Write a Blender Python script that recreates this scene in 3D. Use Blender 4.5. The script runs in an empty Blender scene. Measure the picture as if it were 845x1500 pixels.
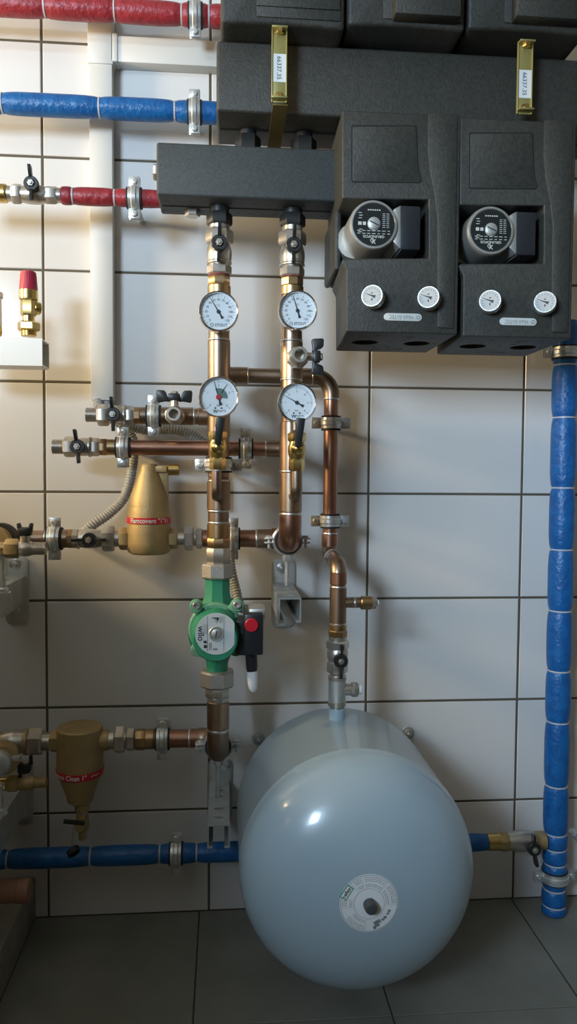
import bpy, bmesh, math, random
from mathutils import Vector, Matrix, noise
random.seed(7)
PI = math.pi
SC = bpy.context.scene
COL = SC.collection
V = Vector

# ------------------------------------------------------------------ camera (solved from the tile joints)
FPX, CX, CY = 1116.33, 422.5, 750.0
CAM = V((0.327557, -1.429479, 0.835943))
RIGHT = V((0.99648082, -0.08350575, 0.00726382))
DOWN = V((0.00314771, -0.04931778, -0.99877818))
FWD = V((0.08376196, 0.99528616, -0.04888137))


def P(u, v, d):
    """the point seen at u, v that stands d metres in front of the tiled wall"""
    r = RIGHT * ((u - CX) / FPX) + DOWN * ((v - CY) / FPX) + FWD
    return CAM + r * ((-d - CAM.y) / r.y)


def S(u, v, d):
    """metres per pixel there"""
    return (P(u, v, d) - CAM).dot(FWD) / FPX


cam = bpy.data.objects.new('camera', bpy.data.cameras.new('camera'))
COL.objects.link(cam)
cam.matrix_world = Matrix.Translation(CAM) @ Matrix((RIGHT, -DOWN, -FWD)).transposed().to_4x4()
cam.data.sensor_fit = 'VERTICAL'
cam.data.sensor_height = 36.0
cam.data.lens = 36.0 * FPX / 1500.0
cam.data.clip_start = 0.05
SC.camera = cam


# ------------------------------------------------------------------ materials
def lin(r, g, b):
    f = lambda c: c / 12.92 if c <= 0.04045 else ((c + 0.055) / 1.055) ** 2.4
    return (f(r / 255), f(g / 255), f(b / 255), 1)


def mat(name, col, metal=0.0, rough=0.5, bump=None, var=None, coat=0.0, spec=0.5, tex='noise', roughvar=None):
    m = bpy.data.materials.new(name)
    m.use_nodes = True
    nt = m.node_tree
    b = nt.nodes['Principled BSDF']
    b.inputs['Base Color'].default_value = col
    b.inputs['Metallic'].default_value = metal
    b.inputs['Roughness'].default_value = rough
    b.inputs['Coat Weight'].default_value = coat
    b.inputs['Coat Roughness'].default_value = 0.1
    b.inputs['Specular IOR Level'].default_value = spec
    tc = nt.nodes.new('ShaderNodeTexCoord')
    if var or roughvar:
        n = nt.nodes.new('ShaderNodeTexNoise')
        sc_, col2, lo, hi = var if var else (roughvar[0], col, .4, .6)
        n.inputs['Scale'].default_value = sc_
        n.inputs['Detail'].default_value = 5
        nt.links.new(tc.outputs['Object'], n.inputs['Vector'])
        r = nt.nodes.new('ShaderNodeMapRange')
        r.inputs['From Min'].default_value = lo
        r.inputs['From Max'].default_value = hi
        nt.links.new(n.outputs['Fac'], r.inputs['Value'])
        mx = nt.nodes.new('ShaderNodeMix')
        mx.data_type = 'RGBA'
        mx.inputs[6].default_value = col
        mx.inputs[7].default_value = col2
        nt.links.new(r.outputs['Result'], mx.inputs[0])
        nt.links.new(mx.outputs[2], b.inputs['Base Color'])
        if roughvar:
            r2 = nt.nodes.new('ShaderNodeMapRange')
            r2.inputs['To Min'].default_value = roughvar[1]
            r2.inputs['To Max'].default_value = roughvar[2]
            nt.links.new(n.outputs['Fac'], r2.inputs['Value'])
            nt.links.new(r2.outputs['Result'], b.inputs['Roughness'])
    if bump:
        sc_, st = bump
        if tex == 'noise':
            n = nt.nodes.new('ShaderNodeTexNoise')
            n.inputs['Detail'].default_value = 4
            out = n.outputs['Fac']
        else:
            n = nt.nodes.new('ShaderNodeTexVoronoi')
            out = n.outputs['Distance']
        n.inputs['Scale'].default_value = sc_
        nt.links.new(tc.outputs['Object'], n.inputs['Vector'])
        bp = nt.nodes.new('ShaderNodeBump')
        bp.inputs['Strength'].default_value = st
        bp.inputs['Distance'].default_value = 0.002
        nt.links.new(out, bp.inputs['Height'])
        nt.links.new(bp.outputs['Normal'], b.inputs['Normal'])
    return m


M = {}
M['tile'] = mat('glazed cream tile', (0.71, 0.695, 0.67, 1), rough=0.13, spec=0.5, var=(3, (0.685, 0.67, 0.645, 1), .35, .65))
M['grout'] = mat('brown grey grout', lin(92, 84, 70), rough=0.9)
M['floor'] = mat('matt grey floor tile', lin(130, 130, 121), rough=0.5, var=(9, lin(118, 118, 109), .35, .65), bump=(180, .12))
M['fgrout'] = mat('dark floor grout', lin(52, 50, 46), rough=0.9)
M['plaster'] = mat('plaster', (0.26, 0.235, 0.195, 1), rough=0.9)
M['ceil'] = mat('white plaster', (0.36, 0.33, 0.28, 1), rough=0.9)
M['concrete'] = mat('concrete', lin(150, 143, 130), rough=0.9, bump=(40, .3), var=(12, lin(128, 120, 108), .4, .6))
M['duct'] = mat('cream trunking plastic', (0.69, 0.665, 0.60, 1), rough=0.42)
M['copper'] = mat('copper', (0.44, 0.235, 0.16, 1), 1, .35, var=(28, (0.36, 0.19, 0.13, 1), .35, .65))
M['oldcopper'] = mat('dull copper', (0.38, 0.265, 0.19, 1), 1, .37, var=(22, (0.30, 0.225, 0.16, 1), .38, .62), roughvar=None)
M['flux'] = mat('tarnished copper', (0.43, 0.315, 0.21, 1), 1, .36, var=(30, (0.37, 0.25, 0.175, 1), .38, .62))
M['solder'] = mat('solder', (0.68, 0.65, 0.6, 1), 1, .38)
M['bronze'] = mat('cast bronze fitting', (0.53, 0.37, 0.19, 1), 1, .33, var=(40, (0.45, 0.30, 0.17, 1), .4, .6))
M['brass'] = mat('brass', (0.66, 0.48, 0.18, 1), 1, .27)
M['casting'] = mat('sand cast brass', (0.47, 0.345, 0.165, 1), .55, .5, bump=(420, .25), var=(25, (0.41, 0.30, 0.145, 1), .4, .6))
M['nickel'] = mat('nickel plated brass', (0.60, 0.56, 0.50, 1), .82, .32, var=(35, (0.50, 0.46, 0.40, 1), .4, .6))
M['roughnickel'] = mat('rough cast nickel', (0.52, 0.50, 0.45, 1), .8, .45, bump=(500, .35))
M['zinc'] = mat('zinc plated steel', (0.72, 0.73, 0.72, 1), .7, .3, var=(45, (0.55, 0.56, 0.55, 1), .4, .6))
M['galv'] = mat('galvanised steel', (0.62, 0.64, 0.62, 1), .75, .45, var=(40, (0.53, 0.55, 0.53, 1), .4, .6))
M['chrome'] = mat('chrome', (0.78, 0.78, 0.77, 1), 1, .12)
M['rubber'] = mat('black rubber', (0.018, 0.018, 0.017, 1), rough=.7)
M['black'] = mat('black plastic', (0.018, 0.019, 0.019, 1), rough=.38)
M['blackbox'] = mat('black terminal box plastic', (0.02, 0.022, 0.026, 1), rough=.33)
M['epp'] = mat('charcoal foam', (0.038, 0.038, 0.031, 1), rough=.56, bump=(330, .3), var=(180, (0.027, 0.027, 0.022, 1), .38, .62))
M['eppsmooth'] = mat('charcoal smooth foam', (0.052, 0.058, 0.056, 1), rough=.6, bump=(700, .25), var=(300, (0.035, 0.040, 0.038, 1), .35, .65))
M['hole'] = mat('dark foam opening', (0.008, 0.008, 0.008, 1), rough=.9)
M['redfoam'] = mat('red film on foam', (0.35, 0.030, 0.036, 1), rough=.4, bump=(110, 1.0), var=(50, (0.28, 0.022, 0.028, 1), .4, .6))
M['bluefoam'] = mat('blue film on foam', (0.008, 0.125, 0.36, 1), rough=.38, bump=(110, 1.0), var=(50, (0.006, 0.095, 0.30, 1), .4, .6))
M['tie'] = mat('clear cable tie', (0.55, 0.52, 0.52, 1), rough=.4)
M['white'] = mat('white print', (0.78, 0.79, 0.78, 1), rough=.5)
M['dial'] = mat('white dial', (0.80, 0.82, 0.81, 1), rough=.5)
M['ink'] = mat('black ink', (0.025, 0.027, 0.03, 1), rough=.6)
M['greyink'] = mat('grey ink', (0.20, 0.22, 0.23, 1), rough=.6)
M['green'] = mat('green pump casting', (0.026, 0.25, 0.135, 1), rough=.42, bump=(300, .15), var=(30, (0.034, 0.29, 0.16, 1), .4, .6))
M['greenpale'] = mat('pale green cast flange', (0.16, 0.40, 0.25, 1), rough=.5, bump=(300, .15))
M['greenprint'] = mat('green print', (0.06, 0.35, 0.16, 1), rough=.5)
M['plate'] = mat('silver label', (0.60, 0.66, 0.67, 1), rough=.42)
M['red'] = mat('red plastic', (0.55, 0.012, 0.03, 1), rough=.4)
M['redband'] = mat('red label band', (0.55, 0.018, 0.025, 1), rough=.42)
M['gasket'] = mat('dull red fibre gasket', (0.20, 0.05, 0.04, 1), rough=.7)
M['pinkcap'] = mat('ribbed red cap', (0.46, 0.02, 0.055, 1), rough=.45)
M['alu'] = mat('grey cast aluminium', (0.46, 0.46, 0.43, 1), .7, .4, bump=(500, .12))
M['darkplate'] = mat('black name plate', (0.016, 0.018, 0.016, 1), rough=.6, spec=.2)
M['paleprint'] = mat('pale print', (0.55, 0.56, 0.52, 1), rough=.5)
M['yellow'] = mat('yellow passivated steel', (0.40, 0.34, 0.12, 1), .45, .42, var=(18, (0.34, 0.30, 0.11, 1), .4, .6))
M['tank'] = mat('grey blue enamel', (0.345, 0.445, 0.505, 1), rough=.28, coat=.5, bump=(220, .04))
M['conduit'] = mat('grey corrugated plastic', (0.42, 0.42, 0.39, 1), rough=.45)
M['tin'] = mat('bright zinc sheet', (0.90, 0.90, 0.86, 1), 0, .35)
M['tinshade'] = mat('shaded zinc inside', (0.25, 0.25, 0.16, 1), .5, .5)  # darker copy of the sheet, shade of the hollow put into its colour
M['terracotta'] = mat('brown plastic pipe', (0.32, 0.17, 0.11, 1), rough=.5)
M['assumed_boiler'] = mat('grey enamel', (0.40, 0.33, 0.22, 1), rough=.4)
M['wood'] = mat('bench wood', (0.22, 0.14, 0.08, 1), rough=.6)
M['whitecap'] = mat('white plastic', (0.74, 0.76, 0.77, 1), rough=.4)
g = bpy.data.materials.new('gauge glass')
g.use_nodes = True
nt = g.node_tree
nt.nodes.clear()
o_ = nt.nodes.new('ShaderNodeOutputMaterial')
mx_ = nt.nodes.new('ShaderNodeMixShader')
tr_ = nt.nodes.new('ShaderNodeBsdfTransparent')
gl_ = nt.nodes.new('ShaderNodeBsdfGlossy')
gl_.inputs['Roughness'].default_value = .03
fr_ = nt.nodes.new('ShaderNodeFresnel')
fr_.inputs['IOR'].default_value = 1.4
nt.links.new(fr_.outputs[0], mx_.inputs[0])
nt.links.new(tr_.outputs[0], mx_.inputs[1])
nt.links.new(gl_.outputs[0], mx_.inputs[2])
nt.links.new(mx_.outputs[0], o_.inputs[0])
M['glass'] = g


# ------------------------------------------------------------------ mesh helpers
def basis(ax, up=None):
    n = V(ax).normalized()
    u = V(up) if up is not None else V((0, -1, 0))
    u = u - n * u.dot(n)
    if u.length < 1e-3:
        u = V((0, 0, 1)) - n * n.z
    u.normalize()
    return n, u, n.cross(u)


def lathe(bm, o, ax, prof, seg=24, ph=0.0, closed=False, up=None, mi=0, cap=True):
    o = V(o)
    n, u, w = basis(ax, up)
    rings = []
    for t, r in prof:
        if r < 1e-6:
            rings.append([bm.verts.new(o + n * t)])
        else:
            rings.append([bm.verts.new(o + n * t + (u * math.cos(a) + w * math.sin(a)) * r)
                          for a in (ph + 2 * PI * k / seg for k in range(seg))])
    pairs = list(zip(rings, rings[1:]))
    if closed:
        pairs.append((rings[-1], rings[0]))
    for A, B in pairs:
        for k in range(seg):
            k2 = (k + 1) % seg
            q = []
            for x in ((A[k % len(A)]), A[k2 % len(A)], B[k2 % len(B)], B[k % len(B)]):
                if x not in q:
                    q.append(x)
            if len(q) > 2:
                f = bm.faces.new(q)
                f.material_index = mi
    if cap and not closed:
        for R, rev in ((rings[0], True), (rings[-1], False)):
            if len(R) > 2:
                f = bm.faces.new(R[::-1] if rev else R)
                f.material_index = mi
    return bm


def cyl(bm, a, b, r, seg=24, ch=None, mi=0):
    a, b = V(a), V(b)
    L = (b - a).length
    ch = min(.0012, L * .25, r * .25) if ch is None else ch
    return lathe(bm, a, b - a, [(0, r - ch), (ch, r), (L - ch, r), (L, r - ch)], seg, mi=mi)


def hexn(bm, a, b, r, n=6, up=None):
    """hexagon nut from a to b, a flat towards the room, r across the corners / 2"""
    a, b = V(a), V(b)
    L = (b - a).length
    c = min(L * .16, .003)
    return lathe(bm, a, b - a, [(0, r * .9), (c, r), (L - c, r), (L, r * .9)], n, ph=PI / n, up=up)


def fillet(pts, fr, n=8):
    pts = [V(p) for p in pts]
    out = [pts[0]]
    for i in range(1, len(pts) - 1):
        a, p, b = pts[i - 1], pts[i], pts[i + 1]
        d1, d2 = (a - p).normalized(), (b - p).normalized()
        ang = d1.angle(d2)
        if ang > PI - .02:
            out.append(p)
            continue
        t = min(fr / math.tan(ang / 2), (a - p).length * .49 if i > 1 else (a - p).length * .98, (b - p).length * .49 if i < len(pts) - 2 else (b - p).length * .98)
        r = t * math.tan(ang / 2)
        c = p + (d1 + d2).normalized() * (r / math.sin(ang / 2))
        s, e = p + d1 * t - c, p + d2 * t - c
        for k in range(n + 1):
            out.append(c + s.slerp(e, k / n).normalized() * s.length if s.length > 1e-6 else p)
    out.append(pts[-1])
    return out


def tube(bm, pts, r, seg=16, fr=None, cap=True, mi=0):
    pts = fillet(pts, fr) if fr else [V(p) for p in pts]
    q = [pts[0]]
    for p in pts[1:]:
        if (p - q[-1]).length > 1e-5:
            q.append(p)
    pts = q
    rf = r if callable(r) else (lambda t: r)
    N = len(pts)
    T = [(pts[min(i + 1, N - 1)] - pts[max(i - 1, 0)]).normalized() for i in range(N)]
    _, u, w = basis(T[0])
    rings = []
    for i in range(N):
        u = (u - T[i] * u.dot(T[i])).normalized()
        w = T[i].cross(u)
        rr = rf(i / (N - 1))
        rings.append([bm.verts.new(pts[i] + (u * math.cos(2 * PI * k / seg) + w * math.sin(2 * PI * k / seg)) * rr) for k in range(seg)])
    for A, B in zip(rings, rings[1:]):
        for k in range(seg):
            f = bm.faces.new((A[k], A[(k + 1) % seg], B[(k + 1) % seg], B[k]))
            f.material_index = mi
    if cap:
        bm.faces.new(rings[0][::-1])
        bm.faces.new(rings[-1])
    return bm


def box(bm, c, size, bev=.001, rot=None, seg=2):
    m = Matrix.Translation(V(c))
    if rot is not None:
        m = m @ rot.to_4x4()
    m = m @ Matrix.Diagonal((size[0], size[1], size[2], 1))
    vs = bmesh.ops.create_cube(bm, size=1, matrix=m)['verts']
    if bev:
        es = list({e for v in vs for e in v.link_edges})
        bmesh.ops.bevel(bm, geom=es, offset=min(bev, min(size) * .45), segments=seg, profile=.5, affect='EDGES')
    return bm


def rotf(x, y=None):
    """rotation matrix with the given x (and y) axes"""
    x = V(x).normalized()
    y = V(y if y is not None else (0, -1, 0))
    y = (y - x * y.dot(x)).normalized()
    return Matrix((x, y, x.cross(y))).transposed()


def loft(bm, front, back, bev=.0, seg=3):
    """two matching outlines, a bevel round the front one"""
    a = [bm.verts.new(p) for p in front]
    b = [bm.verts.new(p) for p in back]
    n = len(a)
    ff = bm.faces.new(a)
    bm.faces.new(b[::-1])
    for k in range(n):
        bm.faces.new((a[(k + 1) % n], a[k], b[k], b[(k + 1) % n]))
    bmesh.ops.recalc_face_normals(bm, faces=list({f for v in a + b for f in v.link_faces}))
    if bev:
        es = list(ff.edges)
        es += [e for v in a for e in v.link_edges if e not in es]
        bmesh.ops.bevel(bm, geom=es, offset=bev, segments=seg, profile=.5, affect='EDGES', clamp_overlap=True)
    return bm


def slab(bm, pts, off, bev=.0, seg=2):
    off = V(off)
    return loft(bm, pts, [V(p) + off for p in pts], bev, seg)


def cut(bm, *cutters):
    """subtract solids from a bmesh"""
    me = bpy.data.meshes.new('a')
    bm.to_mesh(me)
    a = bpy.data.objects.new('a', me)
    COL.objects.link(a)
    tmp = [a]
    for cb in cutters:
        bmesh.ops.recalc_face_normals(cb, faces=cb.faces)
        mc = bpy.data.meshes.new('c')
        cb.to_mesh(mc)
        c = bpy.data.objects.new('c', mc)
        COL.objects.link(c)
        tmp.append(c)
        md = a.modifiers.new('b', 'BOOLEAN')
        md.operation = 'DIFFERENCE'
        md.object = c
        md.solver = 'EXACT'
    dg = bpy.context.evaluated_depsgraph_get()
    res = bpy.data.meshes.new_from_object(a.evaluated_get(dg))
    out = bmesh.new()
    out.from_mesh(res)
    for o in tmp:
        d = o.data
        bpy.data.objects.remove(o)
        bpy.data.meshes.remove(d)
    bpy.data.meshes.remove(res)
    return out


_tc = {}


def text(bm, s, size, o, ux=(1, 0, 0), uy=(0, 0, 1), bold=0.0, warp=None, sx=1.0):
    """flat lettering centred on o"""
    key = (s, bold)
    if key not in _tc:
        cu = bpy.data.curves.new('t', 'FONT')
        cu.body = s
        cu.size = 1
        cu.align_x = 'CENTER'
        cu.align_y = 'CENTER'
        cu.offset = bold
        cu.resolution_u = 3
        ob = bpy.data.objects.new('t', cu)
        COL.objects.link(ob)
        dg = bpy.context.evaluated_depsgraph_get()
        me = bpy.data.meshes.new_from_object(ob.evaluated_get(dg))
        _tc[key] = ([v.co.copy() for v in me.vertices], [tuple(p.vertices) for p in me.polygons])
        bpy.data.objects.remove(ob)
        bpy.data.curves.remove(cu)
        bpy.data.meshes.remove(me)
    vs, fs = _tc[key]
    o, ux, uy = V(o), V(ux), V(uy)
    nv = []
    for c in vs:
        p = o + ux * (c.x * size * sx) + uy * (c.y * size)
        nv.append(bm.verts.new(warp(p) if warp else p))
    for f in fs:
        try:
            bm.faces.new([nv[i] for i in f])
        except ValueError:
            pass
    return bm


def quad(bm, o, ux, uy, w, h, warp=None):
    o, ux, uy = V(o), V(ux).normalized(), V(uy).normalized()
    ps = [o + ux * (a * w / 2) + uy * (b * h / 2) for a, b in ((-1, -1), (1, -1), (1, 1), (-1, 1))]
    bm.faces.new([bm.verts.new(warp(p) if warp else p) for p in ps])
    return bm


def NB():
    return bmesh.new()


def make(name, bm, m, loc, parent=None, sharp=34):
    bmesh.ops.translate(bm, verts=bm.verts, vec=-V(loc))
    if not any(f.material_index for f in bm.faces):
        pass
    me = bpy.data.meshes.new(name)
    bm.normal_update()
    bm.to_mesh(me)
    bm.free()
    for x in (m if isinstance(m, (list, tuple)) else [m]):
        me.materials.append(M[x] if isinstance(x, str) else x)
    me.polygons.foreach_set('use_smooth', [True] * len(me.polygons))
    me.set_sharp_from_angle(angle=math.radians(sharp))
    o = bpy.data.objects.new(name, me)
    COL.objects.link(o)
    if parent is not None:
        o.parent = parent
    return o


class Thing:
    def __init__(s, name, label, cat, loc, group=None):
        s.loc = V(loc)
        s.o = bpy.data.objects.new(name, None)
        s.o.empty_display_size = .02
        COL.objects.link(s.o)
        s.o.location = s.loc
        s.o['label'] = label
        s.o['category'] = cat
        if group:
            s.o['group'] = group

    def add(s, name, bm, m, parent=None, label=None, sharp=34):
        bmesh.ops.recalc_face_normals(bm, faces=bm.faces)
        o = make(name, bm, m, s.loc, parent if parent is not None else s.o, sharp)
        if label:
            o['label'] = label
        return o

    def flat(s, name, bm, m, parent=None, label=None):
        o = make(name, bm, m, s.loc, parent if parent is not None else s.o)
        if label:
            o['label'] = label
        return o


def dup(root, vec, label):
    r = root.copy()
    COL.objects.link(r)
    r.location = root.location + V(vec)
    r['label'] = label
    for ch in list(root.children):
        c = ch.copy()
        COL.objects.link(c)
        c.parent = r
        for gch in list(ch.children):
            d = gch.copy()
            COL.objects.link(d)
            d.parent = c
    return r


def struct(name, bm, m, loc=(0, 0, 0)):
    bmesh.ops.recalc_face_normals(bm, faces=bm.faces)
    o = make(name, bm, m, loc)
    o['kind'] = 'structure'
    return o


X, Y, Z = V((1, 0, 0)), V((0, 1, 0)), V((0, 0, 1))
ROOM = -Y          # towards the room


class Line:
    """a straight run parallel to the wall: along 'u' or 'v' pixels, d from the wall"""

    def __init__(s, u0, v0, u1, v1, d):
        s.a, s.b, s.d = P(u0, v0, d), P(u1, v1, d), d
        s.hor = abs(u1 - u0) > abs(v1 - v0)
        s.p0, s.p1 = (u0, v0), (u1, v1)
        if s.hor:
            z = (s.a.z + s.b.z) / 2
            s.a.z = s.b.z = z
        else:
            x = (s.a.x + s.b.x) / 2
            s.a.x = s.b.x = x
        s.dir = (s.b - s.a).normalized()

    def at(s, q):
        k = 0 if s.hor else 1
        t = (q - s.p0[k]) / (s.p1[k] - s.p0[k])
        u = s.p0[0] + (s.p1[0] - s.p0[0]) * t
        v = s.p0[1] + (s.p1[1] - s.p0[1]) * t
        p = P(u, v, s.d)
        if s.hor:
            p.z = s.a.z
        else:
            p.x = s.a.x
        return p

    def w(s, q, wpx):
        k = 0 if s.hor else 1
        t = (q - s.p0[k]) / (s.p1[k] - s.p0[k])
        return wpx / 2 * S(s.p0[0] + (s.p1[0] - s.p0[0]) * t, s.p0[1] + (s.p1[1] - s.p0[1]) * t, s.d)


def segs(T, L, items):
    """items: (part name, shape, a px, b px, width px, material)"""
    for nm, sh, a, b, w, m in items:
        bm = NB()
        r = L.w((a + b) / 2, w)
        A, B = L.at(a), L.at(b)
        if sh == 'c':
            cyl(bm, A, B, r)
        elif sh == 'h':
            hexn(bm, A, B, r * 1.08, up=None)
        elif sh == 'o':
            hexn(bm, A, B, r * 1.03, n=8)
        elif sh == 'ball':
            n = (B - A).length
            lathe(bm, A, B - A, [(0, r * .8), (n * .12, r * .86), (n * .3, r * .97), (n * .5, r), (n * .7, r * .97), (n * .88, r * .86), (n, r * .8)], 28)
        elif sh == 'thread':
            n = (B - A).length
            k = max(3, int(n / .0016))
            pr = [(0, r * .86)]
            for i in range(k):
                pr += [(n * (i + .3) / k, r), (n * (i + .6) / k, r), (n * (i + .95) / k, r * .93)]
            lathe(bm, A, B - A, pr, 24)
        elif sh == 'ring':
            n = (B - A).length
            lathe(bm, A, B - A, [(0, r * .97), (n * .25, r), (n * .75, r), (n, r * .97)], 24)
        T.add(nm, bm, m)


# ------------------------------------------------------------------ the room
TW, TH, Z0 = .3, .200606, 1.402858
bm = NB()
xs0, xs1 = -8, 8          # tile columns
GAP = .0019
ztop = 2.6
for i in range(xs0, xs1):
    for j in range(-6, 8):
        x0, x1 = i * TW + GAP, (i + 1) * TW - GAP
        z1, z0 = Z0 - j * TH - GAP, Z0 - (j + 1) * TH + GAP
        if j == 6:
            z0 = .001
        if j == 7:
            continue
        if z0 > ztop:
            continue
        t1, t2 = random.uniform(-.0035, .0035), random.uniform(-.005, .005)
        vs = []
        b = .0013
        for dx, dz, yy in ((0, 0, .0014), (b, b, 0)):
            for sx, sz in ((0, 0), (1, 0), (1, 1), (0, 1)):
                xx = (x0 + dx) if sx == 0 else (x1 - dx)
                zz = (z0 + dz) if sz == 0 else (z1 - dz)
                y_ = yy + ((xx - (x0 + x1) / 2) * t1 + (zz - (z0 + z1) / 2) * t2) * .6
                vs.append(bm.verts.new((xx, y_, zz)))
        for q in ((4, 5, 6, 7), (0, 1, 5, 4), (1, 2, 6, 5), (2, 3, 7, 6), (3, 0, 4, 7)):
            bm.faces.new([vs[k] for k in q])
bmesh.ops.recalc_face_normals(bm, faces=bm.faces)
for f in bm.faces:
    if f.normal.y > 0:
        f.normal_flip()
gv = [bm.verts.new(p) for p in ((xs0 * TW, .0012, -.05), (xs1 * TW, .0012, -.05), (xs1 * TW, .0012, ztop), (xs0 * TW, .0012, ztop))]
gf = bm.faces.new(gv)
gf.material_index = 1
gb = [bm.verts.new((v.co.x, .12, v.co.z)) for v in gv]
for k in range(4):
    f = bm.faces.new((gv[(k + 1) % 4], gv[k], gb[k], gb[(k + 1) % 4]))
    f.material_index = 1
f = bm.faces.new(gb[::-1])
f.material_index = 1
wall = make('wall_back', bm, ['tile', 'grout'], (0, 0, 0), sharp=8)
wall['kind'] = 'structure'

XL, XR, YF = xs0 * TW, xs1 * TW, -3.4
bm = NB()
FT = .307
fx = .2823
for i in range(-10, 9):
    for j in range(0, 14):
        x0, x1 = fx + i * FT + .0012, fx + (i + 1) * FT - .0012
        y1, y0 = -j * FT - .0006, -(j + 1) * FT + .0006
        vs = []
        for dd, zz in ((0, -.0008), (.0008, 0)):
            for sx, sy in ((0, 0), (1, 0), (1, 1), (0, 1)):
                vs.append(bm.verts.new(((x0 + dd) if sx == 0 else (x1 - dd), (y0 + dd) if sy == 0 else (y1 - dd), zz)))
        for q in ((4, 5, 6, 7), (0, 1, 5, 4), (1, 2, 6, 5), (2, 3, 7, 6), (3, 0, 4, 7)):
            bm.faces.new([vs[k] for k in q])
bmesh.ops.recalc_face_normals(bm, faces=bm.faces)
for f in bm.faces:
    if f.normal.z < 0:
        f.normal_flip()
gv = [bm.verts.new(p) for p in ((XL - .1, YF - .2, -.0009), (XR + .1, YF - .2, -.0009), (XR + .1, .1, -.0009), (XL - .1, .1, -.0009))]
gf = bm.faces.new(gv)
gf.material_index = 1
gb = [bm.verts.new((v.co.x, v.co.y, -.1)) for v in gv]
for k in range(4):
    f = bm.faces.new((gv[k], gb[k], gb[(k + 1) % 4], gv[(k + 1) % 4]))
    f.material_index = 1
floor = make('floor', bm, ['floor', 'fgrout'], (0, 0, 0), sharp=20)
floor['kind'] = 'structure'

bm = NB()
box(bm, ((XL + XR) / 2, YF / 2, ztop + .05), (XR - XL + .2, -YF + .3, .1), 0)
struct('ceiling', bm, 'ceil')
bm = NB()
box(bm, (XL - .05, YF / 2, ztop / 2), (.1, -YF + .3, ztop), 0)
struct('wall_left', bm, 'plaster')
bm = NB()
box(bm, (XR + .05, YF / 2, ztop / 2), (.1, -YF + .3, ztop), 0)
struct('wall_right', bm, 'plaster')
# front wall (behind the photographer) with an assumed window opening
WX0, WX1, WZ0, WZ1 = -1.95, -.98, .90, 2.40
bm = NB()
box(bm, ((XL + WX0) / 2, YF - .1, ztop / 2), (WX0 - XL, .2, ztop), 0)
box(bm, ((XR + WX1) / 2, YF - .1, ztop / 2), (XR - WX1, .2, ztop), 0)
box(bm, ((WX0 + WX1) / 2, YF - .1, WZ0 / 2), (WX1 - WX0, .2, WZ0), 0)
box(bm, ((WX0 + WX1) / 2, YF - .1, (ztop + WZ1) / 2), (WX1 - WX0, .2, ztop - WZ1), 0)
struct('wall_front', bm, 'plaster')
bm = NB()
for c, s in ((((WX0 + WX1) / 2, YF, WZ0 + .02), (WX1 - WX0, .06, .05)), (((WX0 + WX1) / 2, YF, WZ1 - .02), (WX1 - WX0, .06, .05)),
             ((WX0 + .02, YF, (WZ0 + WZ1) / 2), (.05, .06, WZ1 - WZ0)), ((WX1 - .02, YF, (WZ0 + WZ1) / 2), (.05, .06, WZ1 - WZ0))):
    box(bm, c, s, .003)
struct('assumed_window', bm, 'ceil')  # unseen, assumed from highlights and shadow directions
bm = NB()
box(bm, (-1.95, -.45, ztop / 2), (.9, .9, ztop), .002)
struct('wall_added_stub', bm, 'plaster')  # unseen stub of wall, added to carry the assumed lamp
# plinth by the left edge
bm = NB()
pe = P(53, 1347, 0).x
ph = P(53, 1284, 0).z
box(bm, ((pe - 1.5) / 2, -.75, ph / 2), (pe + 1.5, 1.5, ph), .003)
struct('plinth', bm, 'concrete')

# ------------------------------------------------------------------ cable trunking
T = Thing('cable_trunking', 'cream plastic cable trunking running up the tiles and branching off sideways', 'trunking', P(150, 586, 0))
df = .028
a = P(133, 586, df)
b = P(166, 586, df)
zt = P(150, 60, df).z
xa, xb = a.x, b.x
bm = NB()
box(bm, ((xa + xb) / 2, -df / 2, (a.z + 1.75) / 2), (xb - xa, df, 1.75 - a.z), .0015)
T.add('main_duct', bm, 'duct')
bm = NB()
h0, h1 = P(250, 94, df).z, P(250, 56, df).z
xe = P(330, 80, df).x
box(bm, ((xb + xe) / 2 - .004, -df / 2, (h0 + h1) / 2), (xe - xb + .01, df, h1 - h0), .0015)
T.add('branch_duct', bm, 'duct')
bm = NB()
c0, c1 = P(150, 94, df).z, P(150, 20, df).z
e0, e1 = P(150, 88, df).z, P(150, 50, df).z
box(bm, ((xa + xb) / 2, -df / 2 - .001, (c0 + c1) / 2), (xb - xa + .004, df + .003, c1 - c0), .0015)
box(bm, (xb + .004, -df / 2 - .001, (e0 + e1) / 2), (.012, df + .003, e1 - e0 + .004), .0015)
T.add('joint_cover', bm, 'duct')

# ------------------------------------------------------------------ corrugated conduit


def conduit(label, pts, r, group='grey corrugated conduits'):
    P_ = [V(p) for p in pts]
    # Catmull-Rom
    out = []
    for i in range(len(P_) - 1):
        p0, p1, p2, p3 = P_[max(i - 1, 0)], P_[i], P_[i + 1], P_[min(i + 2, len(P_) - 1)]
        L = (p2 - p1).length
        n = max(2, int(L / .00125))
        for k in range(n):
            t = k / n
            out.append(.5 * ((2 * p1) + (p2 - p0) * t + (2 * p0 - 5 * p1 + 4 * p2 - p3) * t * t + (3 * p1 - p0 - 3 * p2 + p3) * t ** 3))
    out.append(P_[-1])
    N = len(out)
    bm = NB()
    tube(bm, out, lambda t: r * (1.0 if int(round(t * (N - 1))) % 4 < 2 else .84), 14)
    o = make('corrugated_conduit', bm, 'conduit', out[0])
    o.location = out[0]
    o['label'] = label
    o['category'] = 'conduit'
    o['group'] = group
    return o


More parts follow.
